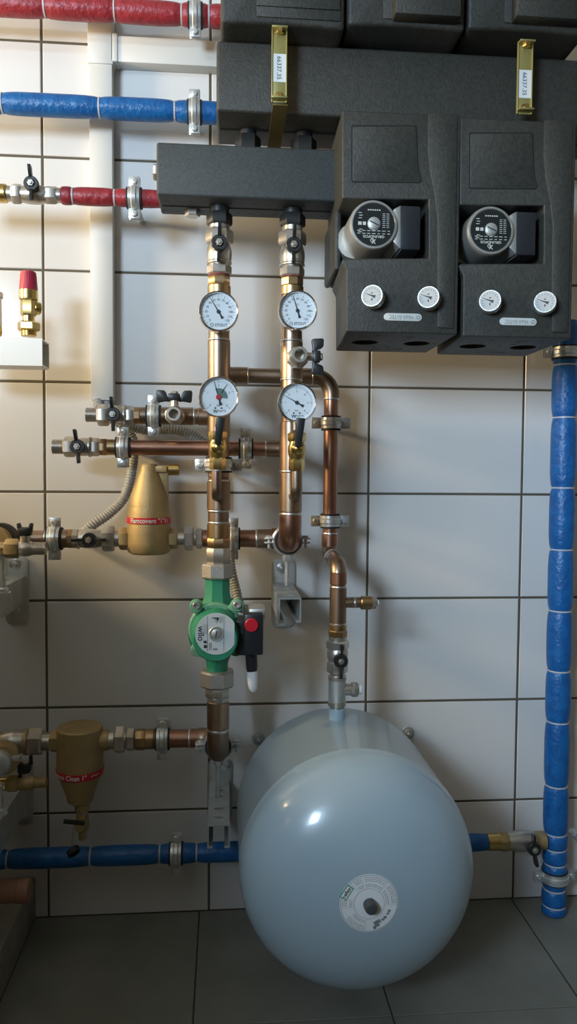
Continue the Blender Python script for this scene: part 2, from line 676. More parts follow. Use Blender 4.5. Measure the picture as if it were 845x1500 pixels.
conduit('grey corrugated conduit curving from the trunking end behind the upper copper branch',
        [P(144, 580, .014), P(146, 596, .03), P(170, 616, .045), P(182, 622, .048), P(215, 630, .035), P(250, 629, .035), P(278, 636, .035), P(300, 652, .04), P(318, 690, .04), P(322, 740, .035)], .0092)
conduit('grey corrugated conduit hanging from the trunking down to the air separator valve',
        [P(157, 580, .014), P(160, 598, .018), P(183, 625, .02), P(196, 650, .02), P(193, 690, .025), P(182, 728, .03), P(160, 752, .04), P(128, 775, .05), P(110, 800, .05)], .0095)
conduit('short grey corrugated conduit between the pump union and its terminal box',
        [P(336, 800, .10), P(338, 830, .12), P(345, 862, .13), P(352, 888, .15), P(366, 893, .19)], .0085)


# ------------------------------------------------------------------ pipe clamps
def clamp(label, c, ax, ear, R, w=.019, rod=None, scr=(0, -1, 0), group='zinc pipe clamps', e=1.0):
    c, ax, ear, scr = V(c), V(ax).normalized(), V(ear).normalized(), V(scr).normalized()
    T = Thing('pipe_clamp', label, 'pipe clamp', c, group)
    bm = NB()
    lathe(bm, c, ax, [(-w * .66, R * .995), (-w * .66, R + .0038), (w * .66, R + .0038), (w * .66, R * .995)], 32, closed=True)
    T.add('rubber_lining', bm, 'rubber')
    bm = NB()
    o = R + .0036
    lathe(bm, c, ax, [(-w / 2, o), (-w / 2, o + .0018), (-w * .26, o + .002), (-w * .16, o + .004), (w * .16, o + .004), (w * .26, o + .002), (w / 2, o + .0018), (w / 2, o)], 36, closed=True)
    T.add('band', bm, 'zinc')
    for s in (-1, 1):
        ec = c + ear * s * (o + .0075 * e)
        bm = NB()
        for k, t in ((.0035, .0022), (-.0035, .0022)):
            box(bm, ec + scr * k, (.019 * e, w, t), .0008, Matrix((ear, ax, ear.cross(ax))).transposed())
        er = T.add('ear', bm, 'zinc')
        bm = NB()
        p = ec + scr * .0046 + ear * s * .0015
        lathe(bm, p, scr, [(0, .0056), (.0022, .0056), (.0036, .0045), (.004, .0015), (.0026, .001), (.0026, 0)], 14)
        cyl(bm, p - scr * .018, p, .0026, 10)
        T.add('screw', bm, 'zinc', er)
    if rod is not None:
        rod = V(rod)
        d = (rod - c).normalized()
        bm = NB()
        cyl(bm, c + d * (o + .001), rod, .0042, 14)
        T.add('threaded_rod', bm, 'zinc')
        bm = NB()
        hexn(bm, c + d * (o + .0005), c + d * (o + .013), .0082)
        T.add('rod_nut', bm, 'zinc')
    return T


# ------------------------------------------------------------------ foam covered pipes
def foam_pipe(label, name, a, b, R, ties, m, inner='copper', tie_r=None, group=None, ends=True):
    """a, b world ends; ties are distances along (m)"""
    a, b = V(a), V(b)
    L = (b - a).length
    T = Thing(name, label, 'pipe', a, group)
    marks = sorted([0] + list(ties) + [L])
    pr = []
    for i, (s, e) in enumerate(zip(marks, marks[1:])):
        l = e - s
        sq = .84
        k = min(.042, l * .38)
        n = 6
        for q in range(n + 1):
            t = q / n
            r = R * (sq + (1 - sq) * math.sqrt(max(0, 1 - (1 - t) ** 2)))
            pr.append((s + .0008 + k * t, r))
        mid = max(1, int((l - 2 * k) / .02))
        for q in range(1, mid):
            x = s + k + (l - 2 * k) * q / mid
            pr.append((x, R * (1 + .012 * noise.noise((x * 40, i * 3.1, R * 100)))))
        for q in range(n, -1, -1):
            t = q / n
            r = R * (sq + (1 - sq) * math.sqrt(max(0, 1 - (1 - t) ** 2)))
            pr.append((e - .0008 - k * t, r))
    bm = NB()
    pr = [pr[0]] + [q for p_, q in zip(pr, pr[1:]) if q[0] > p_[0] + 1e-6]
    lathe(bm, a, b - a, pr, 32)
    T.add('foam_sleeve', bm, m, sharp=60)
    d = (b - a).normalized()
    for t in ties:
        bm = NB()
        rr = R * .85
        lathe(bm, a + d * t, d, [(-.0013, rr - .001), (-.0013, rr + .001), (.0013, rr + .001), (.0013, rr - .001)], 32, closed=True)
        T.add('cable_tie', bm, 'tie')
    return T


def foam_line(label, name, L, a, b, wpx, tpx, m, group=None):
    A, B = L.at(a), L.at(b)
    return foam_pipe(label, name, A, B, L.w((a + b) / 2, wpx), [(L.at(t) - A).length for t in tpx], m, group=group)


Lr = Line(0, 10, 320, 21, .075)
foam_line('red foam covered pipe along the top, above the cable trunking joint', 'insulated_pipe', Lr, -60, 345, 33, [-30, 66, 168, 266, 306], 'redfoam')
clamp('zinc clamp round the top red foam pipe', Lr.at(286), X, Z, Lr.w(286, 29), rod=Lr.at(286) * 1 + V((0, .075, 0)))
Lb = Line(0, 154, 312, 163, .075)
foam_line('blue foam covered pipe crossing the trunking below its branch', 'insulated_pipe', Lb, -60, 330, 32, [4, 146, 256], 'bluefoam')
clamp('zinc clamp round the blue foam pipe beside the upper black manifold box', Lb.at(285), X, Z, Lb.w(285, 28), rod=Lb.at(285) + V((0, .075, 0)))
Ls = Line(0, 284, 228, 291, .12)
foam_line('short red foam covered pipe entering the smaller black manifold box', 'insulated_pipe', Ls, 89, 240, 26, [107, 168], 'redfoam')
clamp('zinc clamp on the short red foam pipe beside the smaller manifold box', Ls.at(197), X, Z, Ls.w(197, 24), rod=Ls.at(197) + V((0, .12, 0)))
# vertical blue riser by the right edge
Lv = Line(825, 515, 811, 1326, .055)
zA = Lv.at(470)
zA.x = P(829, 480, .055).x
zB = Lv.at(1326)
zB.z = .0
zB.x = P(811, 1326, .055).x
d_ = zB - zA
tv = [(P(820, y, .055).z - zA.z) / d_.z * d_.length for y in (535, 612, 714.5, 804.6, 894, 981.5, 1056, 1149, 1219, 1241, 1263, 1300, 1324)]
foam_pipe('tall blue foam covered riser dropping from the pump groups to the floor', 'insulated_pipe', zA, zB, 18.2 * S(820, 900, .055), tv, 'bluefoam')
up = -d_.normalized()
pt = lambda y: zA + d_ * ((P(820, y, .055).z - zA.z) / d_.z)
clamp('zinc clamp at the top of the tall blue riser under the pump groups', pt(517), up, X, 16.5 * S(820, 517, .055), rod=pt(517) + V((0, .055, 0)))
clamp('zinc clamp near the floor on the tall blue riser', pt(1282), up, X, 15.5 * S(812, 1282, .055), rod=pt(1282) + V((0, .055, 0)))
# low blue pipe
Ll = Line(0, 1260, 348, 1246, .06)
foam_line('blue foam covered pipe running low along the wall behind the tank', 'insulated_pipe', Ll, -60, 420, 29, [12, 133, 234, 288], 'bluefoam')
clamp('zinc clamp on the low blue pipe beside the grey tank', Ll.at(258), X, Z, Ll.w(258, 27), rod=Ll.at(258) + V((0, .06, 0)))
Ll2 = Line(600, 1236, 800, 1232, .06)
foam_line('short end of blue foam pipe between the grey tank and a brass fitting', 'insulated_pipe', Ll2, 600, 716, 25, [], 'bluefoam')


# ------------------------------------------------------------------ handles and valves
def butterfly(T, p, wing, m='black', s=1.0, nutm='nickel', stem=None, L=.010, out=None):
    """small wing handle seen end on: hub at p, its axis towards the room, wings along ±wing"""
    out = V(out).normalized() if out is not None else ROOM
    wing = V(wing)
    wing = (wing - out * wing.dot(out)).normalized()
    p = V(p)
    bm = NB()
    lathe(bm, p, out, [(0, .0098 * s), (.002 * s, .0125 * s), (L, .0125 * s), (L + .001, .0115 * s), (L + .001, .007 * s), (L - .001, .0065 * s), (L - .001, 0)], 24)
    side = wing.cross(out)
    for sg in (-1, 1):
        q = p + out * (L * .5 + .0025)
        w0, w1 = .0095 * s * sg, .0295 * s * sg
        pts = [q + wing * w0 - out * .005 * s, q + wing * w1 * .92 - out * .003 * s, q + wing * w1 + out * .002 * s, q + wing * w1 + out * .0105 * s, q + wing * w1 * .72 + out * .0095 * s, q + wing * w0 + out * .004 * s]
        slab(bm, [v + side * .0026 * s for v in pts], -side * .0052 * s, .0010)
    h = T.add('handle', bm, m)
    bm = NB()
    hexn(bm, p + out * (L - .001), p + out * (L + .004), .0062 * s, up=wing)
    lathe(bm, p + out * (L + .004), out, [(0, .0034 * s), (.0025, .003 * s), (.0025, 0)], 12)
    T.add('handle_nut', bm, nutm, h)


def wide_wing(T, p, up, lat, m='black', s=1.0):
    """wing handle seen from the front: stem ends at p, wings spread along ±lat"""
    p, up, lat = V(p), V(up), V(lat)
    dep = ROOM
    bm = NB()
    box(bm, p + up * .005 * s, (.018 * s, .016 * s, .011 * s), .002, Matrix((lat, dep, lat.cross(dep))).transposed())
    for sg in (-1, 1):
        pts = [(.006, .001), (.011, .0065), (.013, .0125), (.016, .0155), (.0265, .016), (.0285, .0135), (.0275, -.001), (.0255, -.0035), (.013, -.0015), (.008, -.0025)]
        w = [p + lat * (a_ * sg * s) + up * (b_ * s) + dep * .0035 * s for a_, b_ in pts]
        slab(bm, w, -dep * .007 * s, .0012)
    h = T.add('handle', bm, m)
    bm = NB()
    hexn(bm, p + up * .0095 * s, p + up * .0145 * s, .0058 * s)
    T.add('handle_nut', bm, 'nickel', h)


def bore_valve(T, c, R, stem, L=.05, m='nickel', s=1.0, wings=None):
    """small drain valve pointing into the room with an open bore, a side stem and wings"""
    c, stem = V(c), V(stem)
    bm = NB()
    lathe(bm, c - ROOM * L, ROOM, [(0, R * .8), (L * .3, R * .85), (L * .45, R * 1.05), (L * .7, R * 1.05), (L * .78, R * .92), (L * .97, R * .92), (L, R * .86), (L, R * .6), (L * .55, R * .56), (L * .55, 0)], 28)
    T.add('valve_body', bm, m)
    bm = NB()
    lathe(bm, c - ROOM * (L - .001), ROOM, [(0, R * 1.22), (L * .2, R * 1.3), (L * .32, R * 1.3), (L * .36, R * 1.1)], 8, ph=PI / 8)
    T.add('hex_collar', bm, m)
    bm = NB()
    q = c - ROOM * L * .42
    cyl(bm, q + stem * R * .8, q + stem * (R + .012 * s), .0065 * s, 16)
    T.add('stem', bm, m)
    wide_wing(T, q + stem * (R + .010 * s), stem, wings, s=s)


# ------------------------------------------------------------------ columns
DC, DH = .19, .10
L1 = Line(322.3, 400, 318, 1080, DC)
L2 = Line(428.5, 380, 424.5, 780, DC)
c1 = lambda v: L1.at(v)
c2 = lambda v: L2.at(v)

# horizontal branch lines
HA = Line(125, 608, 310, 610, DH)
HB = Line(75, 655, 412, 657, DH)
HC = Line(80, 789, 424, 789, DH)
HD = Line(0, 1086, 318, 1082, DH)
HE = Line(320, 550, 484, 552, DH)

# black union nuts belong to the small manifold box, built further down
for L, q, lab in ((L1, 0, 'nickel ball valve hanging from the manifold over the pump column'),
                  (L2, 3, 'nickel ball valve hanging from the manifold over the column without a pump')):
    T = Thing('ball_valve', lab, 'valve', L.at(405 + q), 'ball valves under the small manifold box')
    segs(T, L, [('inlet_tail', 'c', 318 + q, 345 + q, 30, 'nickel'), ('union_nut', 'h', 337 + q, 357 + q, 38, 'nickel'),
                ('valve_body', 'ball', 355 + q, 393 + q, 37, 'nickel'), ('body_ring', 'ring', 384 + q, 388 + q, 37, 'nickel'),
                ('outlet_hex', 'h', 389 + q, 403 + q, 33.5, 'nickel')])
    butterfly(T, L.at(363 + q) + ROOM * .0185, Z + X * .03, s=1.0)

# ---- column over the pump
T = Thing('copper_pipe', 'copper column standing on the green pump, with soldered joints', 'pipe', c1(803))
segs(T, L1, [('gasket', 'ring', 402, 405.5, 31, 'gasket'), ('hex_adapter', 'o', 405, 420, 33, 'bronze'), ('adapter_socket', 'c', 419, 434, 34, 'bronze'),
             ('pipe_length', 'c', 432, 700, 30.5, 'flux'), ('solder_ring', 'ring', 497, 500, 32.6, 'solder'), ('tee_fitting', 'c', 500, 566, 33, 'oldcopper'),
             ('tee_fitting', 'c', 590, 640, 33, 'oldcopper'), ('solder_ring', 'ring', 703, 706, 33, 'solder'), ('coupling', 'c', 705, 747, 34, 'oldcopper'),
             ('solder_ring', 'ring', 747, 750, 33, 'solder'), ('pipe_length', 'c', 700, 770, 30.5, 'oldcopper'), ('solder_ring', 'ring', 764, 767, 32.5, 'solder'),
             ('adapter_socket', 'c', 767, 788, 33.5, 'bronze'), ('hex_adapter', 'o', 787, 803, 34, 'bronze')])
bm = NB()
p = HE.at(336)
tube(bm, [c1(551), V((c1(551).x, p.y + .0, c1(551).z)), p], .0155, 20, fr=.02)
T.add('branch_elbow', bm, 'oldcopper')
bm = NB()
p = HA.at(305)
tube(bm, [c1(611), V((c1(611).x, p.y, p.z)), p], .0155, 20, fr=.02)
T.add('branch_elbow', bm, 'oldcopper')
bm = NB()
riser1 = P(317, 720, .245)
tube(bm, [V((riser1.x, -.19, riser1.z - .008)), V((riser1.x, -.245, riser1.z - .008)), P(317, 690, .245)], .0078, 16, fr=.014)
T.add('gauge_elbow', bm, 'oldcopper')

# ---- column 2 and its bottom elbow with the branch to the air separator
T = Thing('copper_pipe', 'copper column without a pump, turning below into the air separator branch', 'pipe', c2(800))
segs(T, L2, [('gasket', 'ring', 404.5, 407.5, 31, 'gasket'), ('hex_adapter', 'o', 407, 421, 33, 'bronze'), ('adapter_socket', 'c', 420, 434, 34, 'bronze'),
             ('pipe_length', 'c', 432, 770, 30.5, 'flux'), ('solder_ring', 'ring', 498, 501, 32.6, 'solder'), ('tee_fitting', 'c', 501, 556, 33, 'flux'), ('solder_ring', 'ring', 555, 558, 33, 'solder'),
             ('coupling', 'c', 618, 690, 33.4, 'flux'), ('solder_ring', 'ring', 689, 692, 33, 'solder'), ('tee_fitting', 'c', 692, 750, 33.4, 'flux'), ('solder_ring', 'ring', 751, 755, 33.2, 'solder')])
R35 = L2.w(780, 33)
zc = HC.a.z
bm = NB()
x2 = c2(780).x
tube(bm, [c2(754), V((x2, -DC, zc)), V((x2, -DH, zc)), HC.at(398)], R35, 24, fr=.032)
T.add('elbow', bm, 'copper')
segs(T, HC, [('solder_ring', 'ring', 374, 377, 28, 'solder'), ('elbow_socket', 'c', 376, 402, 27.5, 'flux'), ('branch_pipe', 'c', 297, 377, 26, 'copper')])
bm = NB()
r2 = P(434, 722, .245)
tube(bm, [V((r2.x, -.19, r2.z - .006)), V((r2.x, -.245, r2.z - .006)), P(434, 688, .245)], .0092, 16, fr=.015)
T.add('gauge_elbow', bm, 'oldcopper')
bm = NB()
p = HB.at(408)
tube(bm, [c2(657), V((x2, p.y, p.z)), p], .0155, 20, fr=.02)
T.add('branch_elbow', bm, 'oldcopper')

# ---- below the pump
T = Thing('copper_pipe', 'copper pipe under the green pump, bending back into the dirt separator branch', 'pipe', c1(1110))
segs(T, L1, [('hex_adapter', 'o', 1019, 1027, 33, 'nickel'), ('adapter_socket', 'c', 1026, 1066, 32.5, 'flux'), ('solder_ring', 'ring', 1066, 1071, 32.6, 'solder')])
R35b = L1.w(1080, 32)
zd = HD.a.z
x1_ = c1(1090).x
bm = NB()
tube(bm, [c1(1066), V((x1_, -DC, zd)), V((x1_, -DH, zd)), HD.at(290)], R35b, 24, fr=.032)
T.add('elbow', bm, 'oldcopper')
segs(T, HD, [('solder_ring', 'ring', 276, 279, 27.5, 'solder'), ('elbow_socket', 'c', 278, 296, 27, 'copper'), ('branch_pipe', 'c', 222, 278, 26, 'copper')])

# ---- third copper run
D3 = .10
L3 = Line(485.5, 600, 482.5, 780, D3)
T = Thing('copper_pipe', 'reddish copper pipe bending off the columns and dropping to the grey tank', 'pipe', P(495, 932, .2))
R28 = L3.w(650, 21)
ze = HE.a.z
x3 = L3.at(600).x
bm = NB()
cyl(bm, HE.at(362), HE.at(450), HE.w(400, 22), 20)
T.add('pipe_length', bm, 'oldcopper')
segs(T, HE, [('tee_socket', 'c', 336, 363, 25, 'oldcopper'), ('solder_ring', 'ring', 362, 364, 25, 'solder'), ('reducer', 'c', 440, 463, 25, 'oldcopper'), ('solder_ring', 'ring', 456, 458, 25.4, 'solder')])
bm = NB()
tube(bm, [HE.at(455), V((x3, -DH, ze)), L3.at(583)], L3.w(580, 24), 22, fr=.03)
T.add('elbow', bm, 'oldcopper')
segs(T, L3, [('solder_ring', 'ring', 583, 586, 24, 'solder'), ('long_pipe', 'c', 583, 790, 21.2, 'copper'), ('solder_ring', 'ring', 780, 783, 23.4, 'solder'), ('elbow_socket', 'c', 782, 800, 24, 'copper')])
D4 = .205
L4 = Line(495.3, 850, 493.5, 1035, D4)
bm = NB()
e0 = L3.at(796)
e3 = L4.at(850)
e1 = V((e0.x, -D3, P(484, 813, D3).z))
e2 = V((e3.x, -D4, P(495, 826, D4).z))
tube(bm, [e0, e1, e2, e3], L4.w(850, 24), 22, fr=.022)
T.add('offset_elbows', bm, 'oldcopper')
bm = NB()
dm = (e2 - e1).normalized()
mm = e1.lerp(e2, .42)
lathe(bm, mm, dm, [(-.002, .0145), (-.002, .0162), (.002, .0162), (.002, .0145)], 24, closed=True)
T.add('solder_ring', bm, 'solder')
segs(T, L4, [('elbow_socket', 'c', 838, 856, 25, 'copper'), ('pipe_length', 'c', 850, 870, 22, 'oldcopper'), ('solder_ring', 'ring', 858, 861, 24.5, 'solder'),
             ('tee_fitting', 'c', 860, 913, 25, 'oldcopper'), ('solder_ring', 'ring', 911, 915, 24.5, 'solder'), ('adapter_socket', 'c', 914, 923, 26, 'bronze'), ('hex_adapter', 'o', 922, 933, 27.5, 'bronze')])
LS = Line(495, 883, 560, 883, D4)
segs(T, LS, [('tee_branch', 'c', 500, 522, 14.5, 'oldcopper'), ('solder_ring', 'ring', 518, 521, 15.5, 'solder'), ('branch_nipple', 'c', 520, 532, 14.5, 'oldcopper'), ('plug_socket', 'c', 528, 544, 20, 'bronze')])
segs(T, LS, [('end_plug', 'h', 544, 551, 17, 'nickel'), ('plug_pin', 'c', 550, 555, 9, 'whitecap')])

# ---- HA: upper branch
T = Thing('copper_pipe', 'upper copper branch carrying the upright wing drain valve', 'pipe', HA.at(200))
segs(T, HA, [('adapter_socket', 'o', 196, 206, 25, 'bronze'), ('adapter_pipe', 'c', 205, 217, 25, 'oldcopper'), ('branch_pipe', 'c', 215, 306, 24, 'oldcopper'), ('tee_fitting', 'c', 234, 283, 26, 'oldcopper'), ('solder_ring', 'ring', 283, 286, 26, 'solder'), ('elbow_socket', 'c', 290, 307, 26, 'oldcopper')])
T = Thing('ball_valve', 'nickel ball valve with open threaded end on the upper copper branch', 'valve', HA.at(128))
segs(T, HA, [('threaded_end', 'thread', 126, 144, 21, 'nickel'), ('union_nut', 'h', 143, 160, 30, 'nickel'), ('valve_body', 'ball', 157, 188, 29, 'nickel'), ('body_ring', 'ring', 181, 185, 31, 'nickel'), ('outlet_hex', 'h', 184, 197, 26, 'nickel')])
butterfly(T, HA.at(168) + ROOM * .0165, Z - X * .06, s=.97)
clamp('zinc clamp on the upper copper branch next to the wing drain valve', HA.at(225), X, Z, HA.w(225, 25), rod=HA.at(225) + V((0, DH, 0)))
T = Thing('drain_valve', 'small nickel drain valve with upright black wings on the upper copper branch', 'valve', HA.at(253))
bore_valve(T, P(254, 606, .165), 11.8 * S(254, 606, .165), Z, L=.052, wings=X, s=1.05)

# ---- HB: second branch
T = Thing('copper_pipe', 'lower copper branch passing behind the pump column to the other column', 'pipe', HB.at(150))
segs(T, HB, [('adapter_hex', 'o', 146, 158, 25, 'bronze'), ('adapter_socket', 'c', 157, 170, 23.5, 'bronze'), ('long_pipe', 'c', 168, 398, 22.5, 'copper'), ('solder_ring', 'ring', 388, 390, 23.5, 'solder'), ('elbow_socket', 'c', 389, 411, 24.5, 'oldcopper')])
T = Thing('ball_valve', 'nickel ball valve with open threaded end on the lower copper branch', 'valve', HB.at(78))
segs(T, HB, [('threaded_end', 'thread', 77, 95, 21.5, 'nickel'), ('union_nut', 'h', 94, 111, 28, 'nickel'), ('valve_body', 'ball', 108, 136, 27, 'nickel'), ('body_ring', 'ring', 130, 134, 30, 'nickel'), ('outlet_hex', 'h', 134, 146, 25, 'nickel')])
butterfly(T, HB.at(117) + ROOM * .0160, Z - X * .12, m='black', s=.97)
clamp('zinc clamp on the lower copper branch next to its ball valve', HB.at(180.5), X, Z, HB.w(180, 24), rod=HB.at(180) + V((0, DH, 0)))
clamp('zinc clamp on the lower copper branch between the two columns', HB.at(360), X, Z, HB.w(360, 24), rod=HB.at(360) + V((0, DH, 0)))

# clamps on the copper columns
clamp('zinc clamp with side ears round the pump column behind its gauge cock', c1(681), Z, X, L1.w(681, 31.5), rod=c1(681) + V((0, DC, 0)))
clamp('zinc clamp on the reddish copper pipe near its top bend', L3.at(620), Z, X, L3.w(620, 22), rod=L3.at(620) + V((0, D3, 0)))
clamp('zinc clamp on the reddish copper pipe above its offset bend', L3.at(763), Z, X, L3.w(763, 22), rod=L3.at(763) + V((0, D3, 0)))
clamp('zinc clamp on the air separator branch half hidden by the pump column', HC.at(341), X, Z, HC.w(341, 26), rod=HC.at(341) + V((0, DH, 0)))
clamp('zinc clamp on the dirt separator branch before the copper elbow', HD.at(238), X, Z, HD.w(238, 26), rod=HD.at(238) + V((0, DH, 0)))
q = V((x2, -.135, zc))
clamp('zinc clamp behind the bottom elbow of the column without a pump', q, Y, X, R35 + .0005, w=.018, rod=V((q.x, q.y, P(423, 858, .135).z)), scr=(0, 0, 1))
q1 = V((x1_, -.135, zd))
clamp('zinc clamp behind the bottom elbow under the pump', q1, Y, X, R35b + .0005, w=.018, rod=V((q1.x, q1.y, P(320, 1168, .135).z)), scr=(0, 0, 1))

# ---- column 2 side drain valve
T = Thing('drain_valve', 'small nickel drain valve with sideways black wings on the column without a pump', 'valve', P(440, 520, .25))
bore_valve(T, P(439, 519, .255), 13 * S(439, 519, .255), X, L=.05, wings=Z, s=1.0)


# ------------------------------------------------------------------ gauges
def ang(a):
    return X * math.sin(a) + Z * math.cos(a)


def tri_needle(bm, c, a, L, tail, w, y):
    d = ang(a)
    n = ang(a + PI / 2)
    pts = [d * L + n * .0002, d * L * .1 + n * w * .6, -d * tail * .55 + n * w * .8, -d * tail + n * w * 1.7, -d * tail - n * w * 1.7, -d * tail * .55 - n * w * .8, d * L * .1 - n * w * .6, d * L - n * .0002]
    slab(bm, [c + p_ + ROOM * y for p_ in pts], -ROOM * .0006)
    return bm


def gauge(name, label, cat, u, v, d, rpx, kind, group):
    c = P(u, v, d)
    r = rpx * S(u, v, d)
    T = Thing(name, label, cat, c, group)
    bm = NB()
    lathe(bm, c - ROOM * .026, ROOM, [(0, r * .55), (.002, r * .9), (.004, r * .95), (.022, r * .95), (.022, r * .6)], 40)
    T.add('case', bm, 'chrome')
    bm = NB()
    lathe(bm, c - ROOM * .006, ROOM, [(0, r * .94), (0, r), (.007, r), (.0095, r * .985), (.0105, r * .955), (.0095, r * .915), (.007, r * .90), (.001, r * .895)], 48, closed=True)
    T.add('bezel', bm, 'chrome')
    bm = NB()
    lathe(bm, c - ROOM * .006, ROOM, [(0, r * .9), (.0025, r * .9)], 40)
    dial = T.add('dial', bm, 'dial')
    y = -.0031
    f = c + ROOM * y
    bm = NB()

    def tick(a, r0, r1, w):
        quad(bm, f + ang(a) * r * (r0 + r1) / 2, ang(a + PI / 2), ang(a), w, r * (r1 - r0))
    A0, A1 = math.radians(-135), math.radians(135)
    if kind == 'temp':
        for k in range(0, 121, 5):
            a = A0 + (A1 - A0) * k / 120
            tick(a, .72 if k % 10 == 0 else .76, .82, .0005 if k % 10 == 0 else .00035)
            if k % 10 == 0:
                text(bm, str(k), r * .155, f + ang(a) * r * .60)
        text(bm, '°C', r * .15, f + ang(0) * r * .3)
        text(bm, 'STOUT', r * .2, f + X * r * .14 - Z * r * .66, bold=.01)
        lathe(bm, f - X * r * .33 - Z * r * .66, ROOM, [(0, r * .075), (0, r * .095)], 16, cap=False)
        text(bm, 'S', r * .12, f - X * r * .33 - Z * r * .66)
    else:
        n = 4 if kind == 'p4' else 6
        for k in range(0, n * 10 + 1):
            a = A0 + (A1 - A0) * k / (n * 10)
            big = k % 10 == 0
            tick(a, .68 if big else .74, .82, .0006 if big else .0003)
            if big:
                text(bm, str(k // 10), r * .15, f + ang(a) * r * .57)
        text(bm, 'bar', r * .14, f - Z * r * .40)
        for s in (-1, 1):
            lathe(bm, f + X * s * r * .15 - Z * r * .53, ROOM, [(0, .0001), (0, r * .045)], 12, cap=False)
        text(bm, 'W', r * .22, f - X * r * .15 - Z * r * .70, bold=.03)
        text(bm, 'WATTS', r * .12, f + X * r * .17 - Z * r * .68, bold=.01)
    T.flat('scale_print', bm, 'ink', dial)
    bm = NB()
    if kind == 'temp':
        a = math.radians(-32 if 'pump column' in label and 'without' not in label else -18)
        tri_needle(bm, f, a, r * .80, r * .38, r * .045, .0012)
        lathe(bm, f + ROOM * .001, ROOM, [(0, r * .10), (.0012, r * .08), (.0012, 0)], 18)
        T.add('needle', bm, 'ink')
    elif kind == 'p4':
        tri_needle(bm, f, math.radians(-16), r * .80, r * .40, r * .05, .0012)
        T.add('needle', bm, 'ink')
        bm = NB()
        tri_needle(bm, f + ang(math.radians(33)) * r * .25, math.radians(33), r * .52, 0.0, r * .03, .0014)
        T.add('limit_marker', bm, 'ink')
        bm = NB()
        cen = bm.verts.new(f + ROOM * .0004)
        ring = [bm.verts.new(f + ROOM * .0004 + ang(math.radians(t)) * r * .44) for t in range(-22, 99, 8)]
        for i, j in zip(ring, ring[1:]):
            bm.faces.new((cen, i, j))
        T.flat('green_sector', bm, mat('dark green sector', (0.11, 0.20, 0.17, 1), rough=.5))
        bm = NB()
        lathe(bm, f + ROOM * .0015, ROOM, [(0, r * .13), (.0016, r * .12), (.0016, 0)], 20)
        T.add('centre_button', bm, 'red')
    else:
        tri_needle(bm, f, math.radians(-61), r * .78, r * .38, r * .045, .0012)
        lathe(bm, f + ROOM * .001, ROOM, [(0, r * .10), (.0012, r * .08), (.0012, 0)], 18)
        T.add('needle', bm, 'ink')
    bm = NB()
    lathe(bm, c + ROOM * .0008, ROOM, [(0, r * .9), (.0004, r * .9)], 40)
    T.add('glass', bm, 'glass')
    return T, c, r


T, c, r = gauge('thermometer', 'round chrome thermometer on the pump column', 'thermometer', 320, 456, .235, 29.6, 'temp', 'dial thermometers on the copper columns')
bm = NB()
cyl(bm, c - ROOM * .045, c - ROOM * .02, .009)
T.add('stem', bm, 'brass')
T, c, r = gauge('thermometer', 'round chrome thermometer on the column without a pump', 'thermometer', 436, 454.5, .235, 28.7, 'temp', 'dial thermometers on the copper columns')
bm = NB()
cyl(bm, c - ROOM * .045, c - ROOM * .02, .009)
T.add('stem', bm, 'brass')
T, c, r = gauge('pressure_gauge', 'pressure gauge with a red centre button on the pump column', 'gauge', 320, 581.5, .25, 30, 'p4', 'pressure gauges on the copper columns')
bm = NB()
cyl(bm, c - ROOM * .012 - Z * r * .9, V((c.x, -.245, P(319, 625, .245).z)), .0058)
T.add('stem', bm, 'brass')
T, c, r = gauge('pressure_gauge', 'pressure gauge without a button on the column beside the drain valve', 'gauge', 435, 589.5, .25, 28.8, 'p6', 'pressure gauges on the copper columns')
bm = NB()
cyl(bm, c - ROOM * .012 - Z * r * .9, V((c.x, -.245, P(435, 632, .245).z)), .0058)
T.add('stem', bm, 'nickel')

for lab, (u, vt, vb), lever in (('brass gauge cock with black lever under the red button gauge', (319, 632, 688), ((323, 611), (319, 651))),
                                ('brass gauge cock with black lever under the plain gauge', (435, 634, 690), ((441, 612), (437, 655)))):
    L = Line(u, 600, u - .5, 700, .245)
    T = Thing('gauge_cock', lab, 'valve', L.at(vb), 'gauge cocks with black levers')
    segs(T, L, [('cock_nut', 'h', vt, vt + 13, 25, 'brass'), ('cock_body', 'ball', vt + 11, vt + 40, 26, 'brass'), ('cock_nut', 'h', vb - 19, vb, 22, 'brass')])
    bm = NB()
    hub = L.at(vt + 23)
    lathe(bm, hub + ROOM * .010, ROOM, [(0, .010), (.004, .0105), (.008, .008), (.0105, .004), (.011, 0)], 20)
    T.add('hub_cap', bm, 'brass')
    bm = NB()
    a_, b_ = P(lever[0][0], lever[0][1], .285), P(lever[1][0], lever[1][1], .278)
    n_ = (a_ - b_).normalized()
    w0, w1 = 6.6 * S(u, 600, .28), 4.6 * S(u, 600, .28)
    sd = n_.cross(ROOM).normalized()
    slab(bm, [a_ + sd * w0, a_ - sd * w0, b_ - sd * w1, b_ + sd * w1], -ROOM * .011, .0018)
    T.add('lever', bm, 'black')


